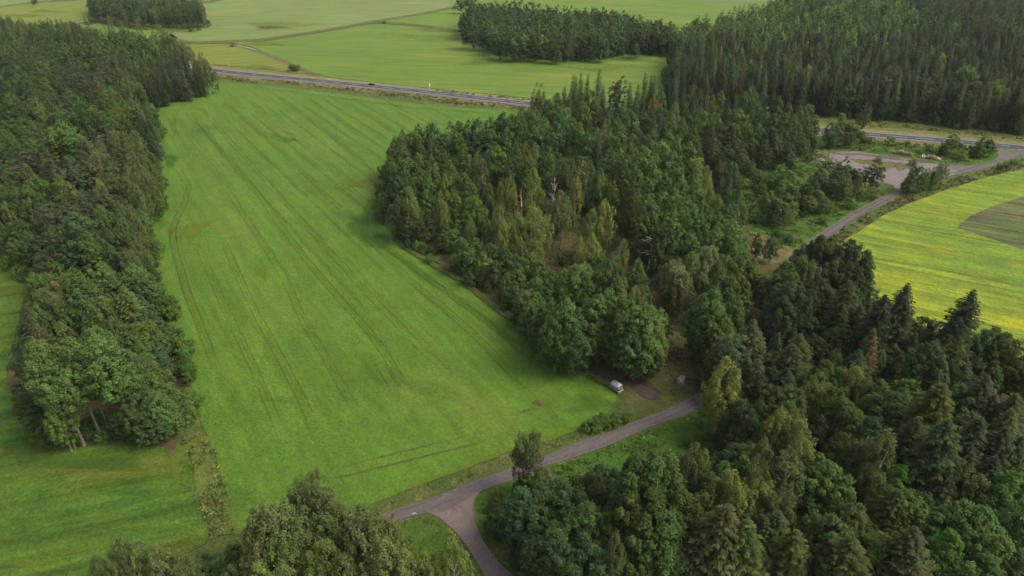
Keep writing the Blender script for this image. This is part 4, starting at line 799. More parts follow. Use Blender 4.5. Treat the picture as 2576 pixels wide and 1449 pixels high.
tops('W4', """
2066 597 B d 20 10; 2050 612 B d 18 9; 2085 620 B d 17 9; 2138 609 B d 20 11; 2165 622 B d 19 10; 2115 630 B d 18 10; 2180 645 B d 17 9; 2020 650 B m 18 10; 2045 660 I o 18 8; 1976 664 B m 18 12; 1950 690 B m 16 10; 2000 690 B m 17 11; 2090 660 B d 17 10; 2140 660 B d 17 10; 2165 690 B d 15 9
1985 722 B b 21 12; 1965 738 B b 19 9; 2010 745 B b 19 9; 1950 760 B b 16 9; 2060 715 B d 17 10; 2040 740 B d 16 9; 2090 730 B d 15 9; 2142 715 S o 21 11; 2120 760 S m 17 9; 2165 770 S m 16 8; 2185 800 S m 15 8; 2227 745 S d 24 10; 2213 790 S d 19 8; 2283 722 S d 26 10; 2268 770 S d 20 8; 2444 741 S d 25 11; 2405 800 S d 20 9; 2425 780 S d 20 9; 2198 833 S r 19 7; 2190 870 S o 15 6
2085 830 B d 13 9; 2110 830 B d 13 9; 2060 850 B d 12 8; 2140 840 B d 13 9; 2020 846 S l 17 9; 2002 870 S m 18 11; 1985 900 S m 15 8; 2325 800 B d 14 9; 2310 830 B d 14 8; 2420 832 B b 18 11; 2395 850 B b 16 9; 2505 828 B m 15 11; 2490 845 B m 15 9; 2540 850 B m 15 11; 2565 865 B m 15 10; 2520 870 B m 14 9; 2351 871 B b 18 11; 2375 890 B b 16 9; 2290 885 B b 15 9; 2310 900 B b 15 9; 2270 900 B m 14 8; 2416 854 S m 19 8; 2430 900 S m 15 7
2160 925 I l 17 8; 2175 950 I l 15 7; 2085 915 B m 16 11; 2110 930 B m 15 10; 2060 940 B m 15 9; 1995 985 B o 15 9; 2015 990 B o 15 9; 2055 960 I l 16 9; 2075 985 I m 15 8; 2110 985 B m 16 10; 2130 1010 B m 15 9; 2220 962 B m 15 9; 2240 990 B b 16 9; 2270 985 B b 15 9; 2351 960 S l 23 13; 2330 1010 S l 17 9; 2375 1020 S l 16 9; 2420 970 B b 16 11; 2440 990 B b 15 9; 2490 950 S o 19 9; 2510 1000 S o 16 8; 2542 1040 S l 19 9; 2570 1000 S o 18 9; 2245 1020 B b 15 10; 2205 1000 B m 14 9; 1975 1010 B m 16 9; 1995 1040 I l 16 8; 2020 1060 I l 17 8; 1950 1030 I l 18 7; 2160 1040 B m 15 10; 2190 1060 B d 15 9; 2280 1050 B d 16 10; 2460 1050 B o 15 10; 1935 980 B l 14 8; 1945 930 B d 13 9; 1930 890 B d 12 9; 1905 905 S o 15 8; 1925 950 S d 14 7
2015 1108 I l 19 8; 2030 1125 I l 17 7; 2005 1150 I o 18 10; 2090 1172 B l 17 11; 2070 1190 B m 15 9; 2120 1105 B d 16 10; 2150 1120 B d 16 9; 2235 1088 I o 22 9; 2218 1120 I o 18 8; 2175 1110 I m 16 8; 2400 1070 S m 24 12; 2380 1120 S m 18 9; 2420 1130 S o 17 9; 2330 1090 I o 16 8; 2265 1180 B v 15 8; 2250 1228 S m 17 9; 2290 1248 B l 16 10; 2310 1265 B l 15 9; 2400 1262 B l 17 12; 2375 1275 B l 16 9; 2345 1270 B m 15 9; 2450 1180 I m 17 9; 2475 1200 I o 16 8; 2530 1125 B m 16 11; 2545 1200 B v 17 10; 2560 1160 B m 15 10; 2480 1290 B l 17 12; 2500 1320 B l 15 9; 2440 1300 B m 16 10; 2560 1260 B m 16 11; 2090 1310 B b 17 10; 2110 1330 B b 15 9; 2150 1290 I m 16 9; 2180 1300 I m 15 8; 2130 1270 B m 15 9; 1960 1288 S m 16 9; 1945 1320 S m 15 8; 2000 1340 S l 18 10; 1985 1380 S m 15 9; 2155 1372 S l 19 11; 2130 1400 S m 16 9; 2315 1348 S o 20 10; 2300 1390 S o 17 9; 2230 1350 B m 16 10; 2255 1370 B m 15 9; 2200 1360 B l 14 8; 2400 1352 B v 17 10; 2385 1385 B l 15 9; 2520 1360 B l 17 12; 2460 1360 B m 16 10; 2500 1410 B m 16 10; 2560 1400 B m 16 10; 2430 1420 B l 15 10; 2350 1430 B m 14 9; 2060 1380 B d 15 9; 2080 1420 B d 14 9; 1960 1230 I m 17 8; 1940 1250 B m 15 9; 2220 1200 I o 15 8; 2350 1180 S o 15 9; 2380 1200 S o 15 8
2470 1060 S d 21 10; 2530 1080 S d 20 9; 2310 1060 S d 19 9; 2350 1110 S d 18 9; 2440 1120 S d 19 9; 2490 1150 S d 18 9; 2570 1110 S d 18 9; 2380 1160 S d 17 9; 1980 930 S d 17 9; 2160 880 S d 16 8
1640 1160 B m 24 14; 1675 1170 B m 23 12; 1610 1200 B m 22 12; 1700 1230 B m 21 11; 1590 1250 B m 20 11; 1640 1240 B m 21 13; 1690 1300 B m 18 11; 1620 1320 B m 18 11; 1660 1290 B m 19 11; 1600 1155 B d 14 8; 1530 1180 B d 13 9; 1490 1190 B d 15 8; 1500 1230 B d 12 8; 1420 1225 B b 16 12; 1395 1240 B b 14 9; 1310 1235 B b 16 11; 1345 1245 B b 15 10; 1330 1270 B b 14 9; 1495 1280 B m 18 11; 1470 1300 B b 16 9; 1520 1310 B m 16 9; 1445 1310 B m 16 11; 1390 1335 B b 16 11; 1370 1360 B b 14 9; 1415 1370 B b 15 9; 1350 1330 B d 13 9; 1560 1340 I o 20 5.5; 1555 1390 I o 15 5; 1540 1400 B b 15 9; 1480 1380 B b 16 10; 1440 1420 B b 14 9; 1510 1430 B b 14 9
1745 1120 I m 19 8; 1760 1140 I m 17 7; 1725 1150 I o 14 7; 1820 1170 B l 17 8; 1795 1190 I m 16 7; 1870 1150 B l 16 8; 1900 1105 I o 19 7; 1890 1130 B l 15 7; 1840 1200 I l 19 8; 1860 1225 I l 18 8; 1800 1215 I m 17 8; 1780 1240 I m 16 7; 1910 1160 I m 18 8; 1925 1215 I l 17 8; 1895 1190 I l 16 8; 1880 1250 I m 15 8; 1850 1120 B d 14 9; 1810 1275 S o 22 12; 1835 1310 S o 17 8; 1868 1290 S m 18 8; 1890 1328 S l 20 10; 1915 1300 B d 14 8; 1770 1300 B d 14 8; 1750 1250 B m 15 9; 1750 1350 S o 15 9; 1720 1400 B d 13 9; 1780 1400 B d 13 9; 1920 1400 B d 13 9
1880 1040 B d 14 8; 1860 1010 B d 13 8; 1900 1060 B d 13 8; 1930 1080 B d 13 8; 1840 1060 B d 10 7; 1860 1090 B d 10 8
""")
tops('W5', """
776 1199 I o 20 9; 750 1225 I o 18 8; 800 1225 I o 18 8; 680 1264 I o 20 11; 650 1290 I o 18 9; 705 1285 I m 18 9; 720 1270 I o 18 9; 831 1262 I o 18 9; 855 1290 I m 17 8; 770 1300 I m 17 9; 800 1290 I m 17 9; 740 1330 I m 16 9; 908 1290 I o 22 12; 935 1310 I o 19 9; 880 1330 I o 18 9; 970 1310 I o 18 8; 960 1360 I o 18 9; 990 1385 I l 15 8; 730 1362 B m 15 8; 690 1370 I m 16 9; 650 1360 I o 16 9; 620 1340 I o 16 8; 800 1388 I v 15 9; 820 1370 I m 16 9; 770 1400 I m 14 8; 860 1400 I m 15 8; 920 1400 I o 15 9; 1012 1400 I l 13 8; 1066 1400 I l 13 7; 1090 1410 I l 12 6; 1040 1420 I o 12 7; 1140 1352 I l 17 7; 960 1420 I o 13 8; 650 1410 I l 13 8; 700 1430 I m 13 8; 285 1366 I o 17 7; 302 1385 I o 15 7; 335 1376 I o 16 6; 348 1385 I l 15 6; 410 1370 I o 17 8; 440 1388 I o 15 7; 390 1395 I l 14 7; 240 1430 U v 5 6; 265 1440 U l 5 6; 370 1410 I l 13 7; 600 1372 B m 8 6; 560 1400 B m 7 6; 530 1410 U d 4 7; 510 1430 U m 4 6; 585 1420 I m 10 7; 620 1420 I m 12 8; 1000 1375 U d 3 4; 1020 1355 U d 2.5 3
""".replace(' v 5 6', ' l 5 6'))


HW_PTS = HP[::3]
LANE_PTS = smooth_open([at(*p) for p in [(800, 1375), (960, 1310), (1231, 1210), (1438, 1135), (1663, 1050), (1785, 990), (1850, 930), (1905, 808), (1945, 720), (1990, 655), (2060, 600), (2131, 552), (2240, 495), (2260, 470), (2220, 440), (2150, 400), (2100, 395), (2200, 390), (2320, 412), (2330, 440), (2420, 425), (2530, 385)]] + [], 3.0)
BR_PTS = smooth_open([at(*p) for p in [(1150, 1250), (1170, 1310), (1210, 1380), (1300, 1500)]], 3.0)
def near(P, Q): return np.sqrt(((P[:, None, :] - Q[None]) ** 2).sum(-1)).min(1)
RG = np.random.default_rng(77)
def fill(zone, poly_px, spacing, mix, Hr, lo=None, poly=None, clear=0.72, jitter=0.42, cap=None):
    """Poisson-like fill between the surveyed trees"""
    poly = np.array([at(*p) for p in poly_px]) if poly is None else poly
    a, b = poly.min(0), poly.max(0)
    xs = np.arange(a[0], b[0], spacing); ys = np.arange(a[1], b[1], spacing * 0.9)
    G = np.array([(x + (j % 2) * spacing / 2, y) for j, y in enumerate(ys) for x in xs]) + 0
    G = G + RG.uniform(-jitter, jitter, G.shape) * spacing
    G = G[inside(G, poly)]
    G = G[near(G, HW_PTS) > 10]
    G = G[near(G, LANE_PTS) > 4.2]; G = G[near(G, BR_PTS) > 4.5]
    H0 = np.array([(t['x'], t['y'], t['W']) for t in TREES])
    kinds = list(mix); w = np.array([mix[k] for k in kinds], float); w /= w.sum()
    for g_ in G:
        dd_ = np.hypot(H0[:, 0] - g_[0], H0[:, 1] - g_[1]) if len(H0) else np.array([99])
        if (dd_ < H0[:, 2] * 0.5 * clear + 1.2).any(): continue
        k = kinds[RG.choice(len(kinds), p=w)]
        H = RG.uniform(*Hr) * (1.12 if k[0] == 'S' else 1)
        W = {'B': .46, 'H': .42, 'I': .38, 'P': .42, 'S': .37, 'U': 1.1}[k[0]] * H * RG.uniform(0.85, 1.15) * (1.25 if zone == 'G2' else 1.0)
        if k[0] == 'U': H = H if Hr[1] < 6 else RG.uniform(2, 4); W = H * RG.uniform(1.0, 1.4)
        TREES.append(dict(k=k[0], x=g_[0], y=g_[1], H=H, W=W, t=k[1], z=zone, hero=False))
W1MIX = {'Bd': 3, 'Bm': 4, 'Bb': 2, 'Io': 1, 'Im': 1.5, 'Po': 1, 'Pb': 1, 'Sd': 1.5}
W1F = [(-260, 150), (0, 75), (60, 85), (200, 92), (250, 108), (430, 125), (535, 192), (475, 226), (378, 268), (380, 312), (400, 350), (362, 410), (376, 444), (396, 477), (398, 517), (370, 552), (354, 594), (364, 637), (376, 687), (386, 737), (402, 799), (425, 864), (445, 937), (460, 1012), (440, 1050), (390, 1070), (225, 1095), (130, 1090), (110, 1074), (95, 1037), (85, 949), (90, 899), (100, 849), (110, 799), (115, 724), (100, 694), (60, 660), (0, 640), (-200, 620), (-400, 600)]
fill('W1', W1F, 5.6, W1MIX, (9, 14), clear=0.62)
fill('W2', W2, 6.4, {'Bd': 3, 'Bm': 4, 'Bb': 2, 'Im': 1.5, 'Sd': .4}, (8, 13), clear=0.62, cap=1)
# open floor between the birches and the cleared strip
OPEN = [np.array([at(*p) for p in q]) for q in ([(185, 1010), (310, 1000), (320, 1085), (190, 1100)], [(1640, 720), (1770, 700), (1790, 960), (1670, 960)], [(1180, 720), (1330, 590), (1400, 560), (1600, 560), (1690, 620), (1760, 700), (1560, 720), (1330, 760)],[(1290, 700), (1400, 590), (1560, 560), (1660, 640), (1700, 720), (1740, 900), (1700, 940), (1640, 790), (1560, 690), (1400, 740)], [(1670, 700), (1770, 690), (1800, 960), (1480, 960), (1560, 925), (1700, 950)],
                                                [(1845, 430), (2060, 380), (2150, 500), (2000, 650), (1880, 640)], [(1500, 930), (1800, 930), (1800, 1000), (1540, 1000)], [(1540, 560), (1640, 560), (1660, 700), (1560, 700)])]
def clear_open():
    P = np.array([(t['x'], t['y']) for t in TREES]); k = np.zeros(len(P), bool)
    for q in OPEN: k |= inside(P, q)
    return [t for t, b in zip(TREES, k) if t['hero'] or not b]
TREES = clear_open()
W3A = [(1675, 262), (1850, 272), (2081, 298), (2231, 303), (2406, 322), (2575, 341), (2800, 363), (3000, 200), (2700, 150), (2350, 120), (2100, 150), (1900, 140), (1760, 155), (1700, 175), (1685, 215)]
fill('W3', W3A, 6.3, {'Sd': 7, 'Sm': 5, 'Bm': 0.4, 'Pm': .3}, (15, 20.5), clear=0.7)
fill('W3', [(1690, 175), (1760, 155), (1900, 140), (2100, 150), (2350, 120), (2250, 40), (2050, -10), (1960, 35), (1900, 70), (1700, 120), (1640, 128), (1698, 150)], 8.0, {'Bb': 4, 'Bm': 5, 'Bl': 2, 'Sd': 2, 'Sm': 1}, (16, 20), clear=0.6)
fill('W3', [(2350, 120), (2700, 150), (3000, 200), (2900, 20), (2700, -45), (2050, -45), (2050, -10), (2250, 40)], 7.2, {'Sd': 6, 'Sm': 4, 'Bm': 1.4, 'Bb': .8}, (16, 21), clear=0.65)
fill('W3', [(2081, 298), (2231, 303), (2406, 324), (2575, 343), (2700, 352), (2700, 342), (2406, 316), (2231, 296)], 4.5, {'Ub': 2, 'Um': 2, 'Bd': 1}, (5, 12), clear=0.3)
W4F = [(1850, 1040), (1860, 930), (1915, 830), (1990, 690), (2100, 650), (2120, 780), (2230, 870), (2400, 960), (2800, 1040), (2900, 1700), (1330, 1700), (1320, 1449), (1280, 1330), (1330, 1300), (1400, 1320), (1500, 1315), (1600, 1310), (1710, 1310), (1770, 1250), (1820, 1160)]
fill('W4', W4F, 6.0, {'Bd': 4, 'Bm': 4, 'Bb': 2, 'Im': 1.5, 'Il': 1, 'Sm': 1.2}, (10, 14), clear=0.62)
fill('G2', G2, 6.0, {'Bd': 4, 'Bb': 4, 'Bm': 2}, (15, 19), clear=0.5)
fill('G2', [(1165, 97), (1240, 135), (1330, 155), (1520, 153), (1580, 139), (1640, 142), (1698, 151), (1698, 146), (1580, 133), (1520, 147), (1330, 149), (1240, 129), (1170, 92)], 4.0, {'Ud': 3, 'Bd': 1}, (3.5, 7), clear=0.2)
fill('G1', G1, 6.5, {'Bb': 3, 'Sd': 2, 'Io': 2}, (12, 17), clear=0.5)
fill('W5', W5, 6.0, {'Io': 4, 'Im': 3, 'Bm': 1}, (9, 14), clear=0.65)
fill('VG', [(1850, 425), (1990, 398), (2040, 385), (2100, 430), (2170, 490), (2190, 500), (2130, 545), (2050, 600), (1990, 560), (1900, 570), (1845, 500)], 8.5, {'Um': 4, 'Ul': 2, 'Ud': 2, 'Uo': 1}, (1.5, 3.6), clear=0.5)
fill('HB', [(2170, 352), (2350, 366), (2490, 388), (2500, 400), (2430, 412), (2330, 400), (2250, 388), (2180, 380), (2040, 378), (2040, 360)], 6.0, {'Um': 3, 'Ul': 2}, (1.0, 2.2), clear=0.4)
# bushy edges of the woods
def edge(zone, pts, step, mix, Hr, jit=1.2):
    P = smooth_open([at(*p) for p in pts], 1.0); s = 0; ks = list(mix); w = np.array([mix[k] for k in ks], float); w /= w.sum()
    i = 0
    while i < len(P):
        k = ks[RG.choice(len(ks), p=w)]; H = RG.uniform(*Hr); q = P[i] + RG.normal(0, jit, 2)
        TREES.append(dict(k=k[0], x=q[0], y=q[1], H=H, W=H * RG.uniform(0.9, 1.4) if k[0] == 'U' else H * RG.uniform(0.6, 0.9), t=k[1], z=zone, hero=False))
        i += max(1, int(step * RG.uniform(0.7, 1.3)))
UM = {'Um': 4, 'Ud': 3, 'Bd': 1, 'Bm': 1, 'Ul': .6}
edge('W1', [(540, 200), (478, 233), (388, 268), (388, 312), (405, 350), (372, 408), (386, 444), (402, 477), (402, 517), (376, 552), (362, 594), (374, 637), (386, 687), (398, 737), (415, 799), (440, 864), (462, 937), (480, 1012), (478, 1050)], 3.4, UM, (2.5, 6))
edge('W1', [(480, 1060), (400, 1088), (300, 1100), (225, 1108), (110, 1106), (80, 1074), (70, 1037), (54, 949), (58, 899), (72, 849), (82, 799), (92, 724), (75, 690), (20, 650)], 3.2, UM, (1.5, 3.6))
edge('W1', [(470, 1050), (380, 1075), (310, 1088)], 3.2, UM, (2.5, 4.5))
edge('W2', [(990, 600), (1030, 625), (1100, 668)], 4.5, UM, (1.8, 4), 1.0)
edge('W2', [(1130, 680), (1210, 722), (1300, 785), (1400, 860), (1450, 893)], 3.4, UM, (2.2, 5.5), 1.2)
edge('W2', [(975, 560), (968, 500), (975, 440)], 3.0, UM, (3, 7), 1.0)
edge('W4', [(1300, 1240), (1262, 1265), (1262, 1320), (1290, 1400), (1340, 1480)], 3.0, UM, (2.5, 5), 1.0)
edge('W4', [(1310, 1245), (1400, 1255), (1500, 1250), (1620, 1240), (1720, 1230), (1790, 1140), (1825, 1060)], 4.2, UM, (1.5, 3.8), 1.6)
edge('W4', [(2120, 690), (2160, 770), (2250, 850), (2400, 930), (2600, 980)], 3.5, {'Bd': 2, 'Bm': 2, 'Um': 2}, (4, 8), 1.4)
edge('W2', [(1350, 292), (1600, 310), (1900, 335), (2060, 350)], 4.0, {'Bd': 2, 'Bm': 2, 'Um': 2}, (4, 8), 1.4)
edge('W3', [(1683, 255), (1680, 215), (1695, 160)], 3.5, {'Bd': 2, 'Ud': 2}, (4, 8), 1.4)
edge('G1', [(232, 58), (320, 70), (400, 74), (520, 70)], 4.0, {'Um': 3, 'Bd': 1}, (3, 6), 1.4)
"""
"""


# ------------------------------------------------------------------ build the trees
ZONE = {'W1': 'left wood', 'W2': 'central wood', 'W3': 'forest past the highway', 'W4': 'lower right wood', 'G2': 'far grove', 'G1': 'top left grove',
        'W5': 'bottom birch stand', 'VG': 'clearing by gravel lot', 'HB': 'bushes by the junction', 'LN': 'lower lane verge', 'FF': 'far field ditch', 'YE': 'row beside yellow field'}
def project(t):
    d = t['y'] * CP + (CAMH - t['H'] * .8) * SP; zz = t['H'] * .8 - CAMH
    if d <= 1: return (0, 0, 0)
    return (1287.5 + FPX * t['x'] / d, 724.5 - FPX * (t['y'] * SP + zz * CP) / d, FPX / d)
for t in TREES:
    t['px'], t['py'], t['s'] = project(t); t['size'] = t['s'] * t['H']
TREES = [t for t in TREES if t['px'] > -420 and t['px'] < 3000 and t['s'] > 0 and t['py'] < 1800]
BYK = {}
for t in TREES: BYK.setdefault(t['k'], []).append(t)
SOLO = []; MASS = {}
for k, lst in BYK.items():
    vis = [t for t in lst if -30 < t['px'] < 2605 and -10 < t['py'] < 1500]
    out = [t for t in lst if not (-30 < t['px'] < 2605 and -10 < t['py'] < 1500)]
    vis.sort(key=lambda t: -(t['size'] * (1.5 if t['hero'] else 1)))
    SOLO += vis[:300]; MASS[k] = vis[300:] + out

ORD = ['', 'second', 'third', 'fourth', 'fifth', 'sixth', 'seventh', 'eighth', 'ninth', 'tenth', 'eleventh', 'twelfth']
def size_word(t):
    r = t['H']
    if t['k'] == 'U': return 'large' if r > 3.6 else 'low'
    return 'tall' if r >= 19 else ('mid-sized' if r >= 13 else 'small')
def band(t):
    """which stretch of its wood a tree stands in, back to front"""
    y = t['py']
    B_ = {'W1': ((150, 'far end'), (235, 'highway end'), (400, 'narrow waist'), (560, 'olive stretch'), (760, 'lower half'), (9999, 'near end')),
          'W2': ((260, 'highway row'), (350, 'back'), (430, 'upper middle'), (530, 'birch clearing'), (620, 'open floor'), (780, 'lower half'), (9999, 'front')),
          'W3': ((60, 'hazy back'), (115, 'upper rows'), (165, 'middle rows'), (215, 'lower rows'), (9999, 'front edge')),
          'W4': ((820, 'top'), (960, 'upper part'), (1120, 'middle'), (1240, 'lower middle'), (1340, 'bottom'), (9999, 'bottom edge')),
          'G2': ((45, 'rear'), (80, 'middle'), (9999, 'front')), 'W5': ((1290, 'top'), (1380, 'middle'), (9999, 'bottom edge')), 'VG': ((450, 'upper part'), (9999, 'lower part'))}
    for lim, w in B_.get(t['z'], ()):
        if y < lim: return w
    return ''
def side(t):
    x = t['px']
    S_B = {'W1': ((60, 'frame edge'), (150, 'inner left'), (220, 'middle left'), (290, 'middle right'), (9999, 'field side')),
           'W3': ((1780, 'grove end'), (1900, 'far left'), (2020, 'left'), (2140, 'centre left'), (2260, 'centre'), (2380, 'centre right'), (2480, 'right'), (9999, 'far right')),
           'W2': ((1150, 'field end'), (1330, 'left'), (1500, 'centre left'), (1660, 'centre'), (1800, 'centre right'), (9999, 'lane side')),
           'W4': ((1560, 'far left'), (1800, 'left'), (2000, 'centre left'), (2200, 'centre'), (2400, 'right'), (9999, 'far right')),
           'G2': ((1320, 'left part'), (1500, 'centre'), (9999, 'right part')), 'W5': ((500, 'left part'), (800, 'centre'), (9999, 'right part')), 'G1': ((380, 'left half'), (9999, 'right half'))}
    for lim, w in S_B.get(t['z'], ()):
        if x < lim: return w
    return ''
groups = {}
for t in SOLO:
    a = f"{size_word(t)} {WORDT[t['t']]} {SPEC[t['k']][2]}"
    groups.setdefault((a, t['z'], band(t), side(t)), []).append(t)
for (a, z, bnd, sd), lst in groups.items():
    n = len(lst)
    where = (f"{sd}, " if sd else '') + (f"{bnd} of {ZONE[z]}" if bnd else ZONE[z])
    lst.sort(key=lambda t: t['px'])
    for i, t in enumerate(lst):
        if n == 1: lab = f"{a}, {where}"
        elif n == 2: lab = f"{('left' if i == 0 else 'right')} {a} of two, {where}"
        elif n <= 12: lab = f"{('leftmost' if i == 0 else 'rightmost' if i == n - 1 else ORD[i] + ' from left')} {a}, {where}"
        else: lab = f"one of many {a}s, {where}"
        t['label'] = ' '.join(lab.split()[:16])
        t['group'] = f"{SPEC[t['k']][2]}s in the {ZONE[z]}" if n <= 12 else f"{a}s, {where}"

def lod_of(t): return 0 if t['s'] > 7.0 else (1 if t['s'] > 3.0 else 2)
def tone_of(t, rg):
    c = TONE[t['k']][t['t']]; g_ = (rg.uniform(0.80, 1.22) if t['z'] != 'W3' else rg.uniform(0.62, 1.5) * (1.2 if t['k'] == 'B' else 1.0)) * (0.74 if t['z'] == 'W4' else 1.0) * (1.5 if t['k'] != 'S' else 1.7); h = rg.normal(0, 0.06)
    return (c[0] * g_ * (1 + h) * 1.02, c[1] * g_ * 1.05, c[2] * g_ * (1 - h) * 0.88)
rg = np.random.default_rng(5)
for t in SOLO:
    lod = lod_of(t)
    if t['k'] == 'H' and lod == 2: lod = 1
    pr_ = get_proto(t['k'], lod, int(rg.integers(0, NV)))
    sxy = t['W'] / (2 * pr_[3]); sz = t['H'] / pr_[2]
    o = thing(SPEC[t['k']][0], t['label'], SPEC[t['k']][1], (t['x'], t['y'], 0), rg.uniform(0, 6.28), t['group'])
    o.scale = (sxy, sxy, sz)
    o.rotation_euler = (rg.normal(0, .03), rg.normal(0, .03), rg.uniform(0, 6.28))
    cr = link('crown', pr_[1], o); cr.color = (*tone_of(t, rg), 1)
    link('trunk' if t['k'] != 'U' else 'stem', pr_[0], o)

MNAME = dict(B='leafy_wood', H='leafy_wood', I='birch_wood', S='spruce_wood', P='pine_wood', U='shrub_thicket')
for k, lst in MASS.items():
    Vs, Fs, Cs, n0 = [], [], [], 0
    for t in lst:
        lod = lod_of(t)
        lod = 2 if (t['s'] < (3.6 if k == 'S' else 4.4) or not (-30 < t['px'] < 2605)) else 1
        tm, cm, H, R, V, F, c = get_proto(k, lod, int(rg.integers(0, NV)))
        th = rg.uniform(0, 6.28); sxy = t['W'] / (2 * R); sz = t['H'] / H; ca, sa = math.cos(th) * sxy, math.sin(th) * sxy
        W_ = np.empty_like(V); W_[:, 0] = V[:, 0] * ca - V[:, 1] * sa + t['x']; W_[:, 1] = V[:, 0] * sa + V[:, 1] * ca + t['y']; W_[:, 2] = V[:, 2] * sz
        Vs.append(W_); Fs.append(F + n0); n0 += len(V); Cs.append(c * np.array(tone_of(t, rg)))
    if not lst: continue
    o = link(MNAME[k], np_mesh(MNAME[k], np.vstack(Vs), np.vstack(Fs), [LEAFB], np.vstack(Cs)))
    tag(o, f"mass of smaller {SPEC[k][2]}s filling the woods behind the nearer ones", 'wood', kind='stuff')
print('SOLO', len(SOLO), {k: len(v) for k, v in MASS.items()})

# ------------------------------------------------------------------ tall grass, weeds and undergrowth
def scatter(name, polys, dens, h, size, pal, label, k=7, rad=0.6, seed=1, world_poly=None, avoid=True):
    r_ = np.random.default_rng(seed); C, Nn, Tt = [], [], []
    for pp in (polys if world_poly is None else world_poly):
        P = np.array([at(*p) for p in pp]) if world_poly is None else np.array(pp)
        a, b = P.min(0), P.max(0); n = int((b[0] - a[0]) * (b[1] - a[1]) * dens)
        Q = np.stack([r_.uniform(a[0], b[0], n), r_.uniform(a[1], b[1], n)], 1); Q = Q[inside(Q, P)]
        if avoid and len(Q):
            Q = Q[near(Q, LANE_PTS) > 2.6] if len(Q) < 60000 else Q
            Q = Q[near(Q, BR_PTS) > 3.2]
        # patches: clumps prefer some places
        w = np.sin(Q[:, 0] * 0.31 + 1.7 * np.sin(Q[:, 1] * 0.17)) + np.sin(Q[:, 1] * 0.37 + 1.3 * np.sin(Q[:, 0] * 0.23))
        Q = Q[r_.uniform(size=len(Q)) < 0.55 + 0.25 * w]
        m = len(Q); hh = r_.uniform(h[0], h[1], m) * (0.8 + 0.2 * np.sin(Q[:, 0] * 0.5))
        pc = np.array(pal)[r_.integers(0, len(pal), m)] * r_.uniform(0.75, 1.25, m)[:, None]
        for _ in range(k):
            o2 = r_.normal(0, rad * 0.5, (m, 2)); z = hh * r_.uniform(0.15, 1.0, m) * np.exp(-(o2 ** 2).sum(1) / rad ** 2)
            C.append(np.column_stack([Q + o2, z + 0.03])); Nn.append(r_.normal(size=(m, 3)) * 0.7 + np.array([0, 0, 0.8])); Tt.append(pc * r_.uniform(0.75, 1.25, m)[:, None])
    C = np.vstack(C); Nn = np.vstack(Nn); Tt = np.vstack(Tt)
    V, F = leaf_quads(C, Nn, size, r_, 1.5)
    o = link(name, np_mesh(name, V, F, [LEAFB], np.repeat(Tt, 4, 0)))
    return tag(o, label, 'plants', kind='stuff')
GR = [(.060, .085, .020), (.075, .095, .022), (.050, .085, .018), (.095, .100, .032)]
DRY = [(.135, .115, .048), (.105, .100, .032), (.080, .095, .026), (.150, .120, .055), (.090, .070, .035)]
DITCH = [(474, 1092), (512, 1092), (535, 1150), (553, 1200), (570, 1300), (578, 1340), (535, 1352), (528, 1330), (509, 1262), (489, 1187), (470, 1125)]
sheet('ditch_bank', DITCH, 0.16, mat_rough('weedy_ground', (0.085, 0.125, 0.022), (0.130, 0.138, 0.028), (0.066, 0.108, 0.018), 0.2, 0.4), 1.5, 0.45)
scatter('ditch_weeds', [[(466, 1088), (518, 1088), (543, 1150), (561, 1200), (578, 1300), (586, 1345), (530, 1360), (522, 1330), (502, 1262), (482, 1187), (462, 1125)]], 1.5, (0.4, 1.3), 0.34, [(.070, .115, .026), (.105, .135, .030), (.165, .165, .038), (.058, .100, .026), (.125, .130, .036)], 'tangled weeds filling the strip between the two green fields', 12, 0.9, 3)
scatter('roadside_weeds', [[(640, 200), (794, 220), (944, 240), (1094, 258), (1244, 270), (1330, 280), (1340, 275), (1244, 258), (1094, 243), (944, 227), (794, 213), (640, 198)], [(535, 196), (650, 212), (640, 199), (540, 187)]], 0.5, (0.4, 1.0), 0.55, DRY + GR[:2], 'dry weeds on the near verge of the highway', 6, 1.0, 4)
scatter('lane_weeds', [[(935, 1275), (1044, 1231), (1169, 1188), (1244, 1158), (1320, 1128), (1400, 1108), (1470, 1082), (1530, 1052), (1560, 1010), (1620, 1060), (1588, 1064), (1500, 1094), (1373, 1145), (1231, 1195), (1069, 1257), (950, 1297)],
                       [(975, 1325), (1044, 1303), (1074, 1297), (1104, 1306), (1120, 1325), (1060, 1318), (1000, 1340)], [(1200, 1245), (1230, 1235), (1290, 1215), (1260, 1290), (1250, 1400), (1225, 1390), (1200, 1320)]],
        1.6, (0.15, 0.55), 0.26, DRY + GR, 'mixed grass and weeds along the lower lane', 5, 0.5, 5)
scatter('meadow_grass', [[(1300, 1215), (1390, 1175), (1513, 1132), (1613, 1090), (1738, 1046), (1800, 1020), (1810, 1060), (1800, 1140), (1700, 1250), (1500, 1260), (1400, 1260)]], 1.9, (0.2, 0.7), 0.27, [(.045, .085, .014), (.055, .098, .016), (.040, .074, .014), (.075, .095, .022)], 'tall green meadow grass below the lower lane', 6, 0.5, 6)
scatter('white_umbels', [[(1590, 1090), (1650, 1085), (1690, 1075), (1680, 1098), (1620, 1108)], [(1700, 1040), (1760, 1050), (1740, 1070)], [(510, 1300), (535, 1290), (548, 1320), (525, 1330)], [(500, 1100), (520, 1100), (518, 1125), (500, 1120)]], 0.5, (0.7, 1.0), 0.20, [(.42, .42, .30), (.50, .48, .36)], 'white flowering umbels in the long grass', 4, 0.45, 7)
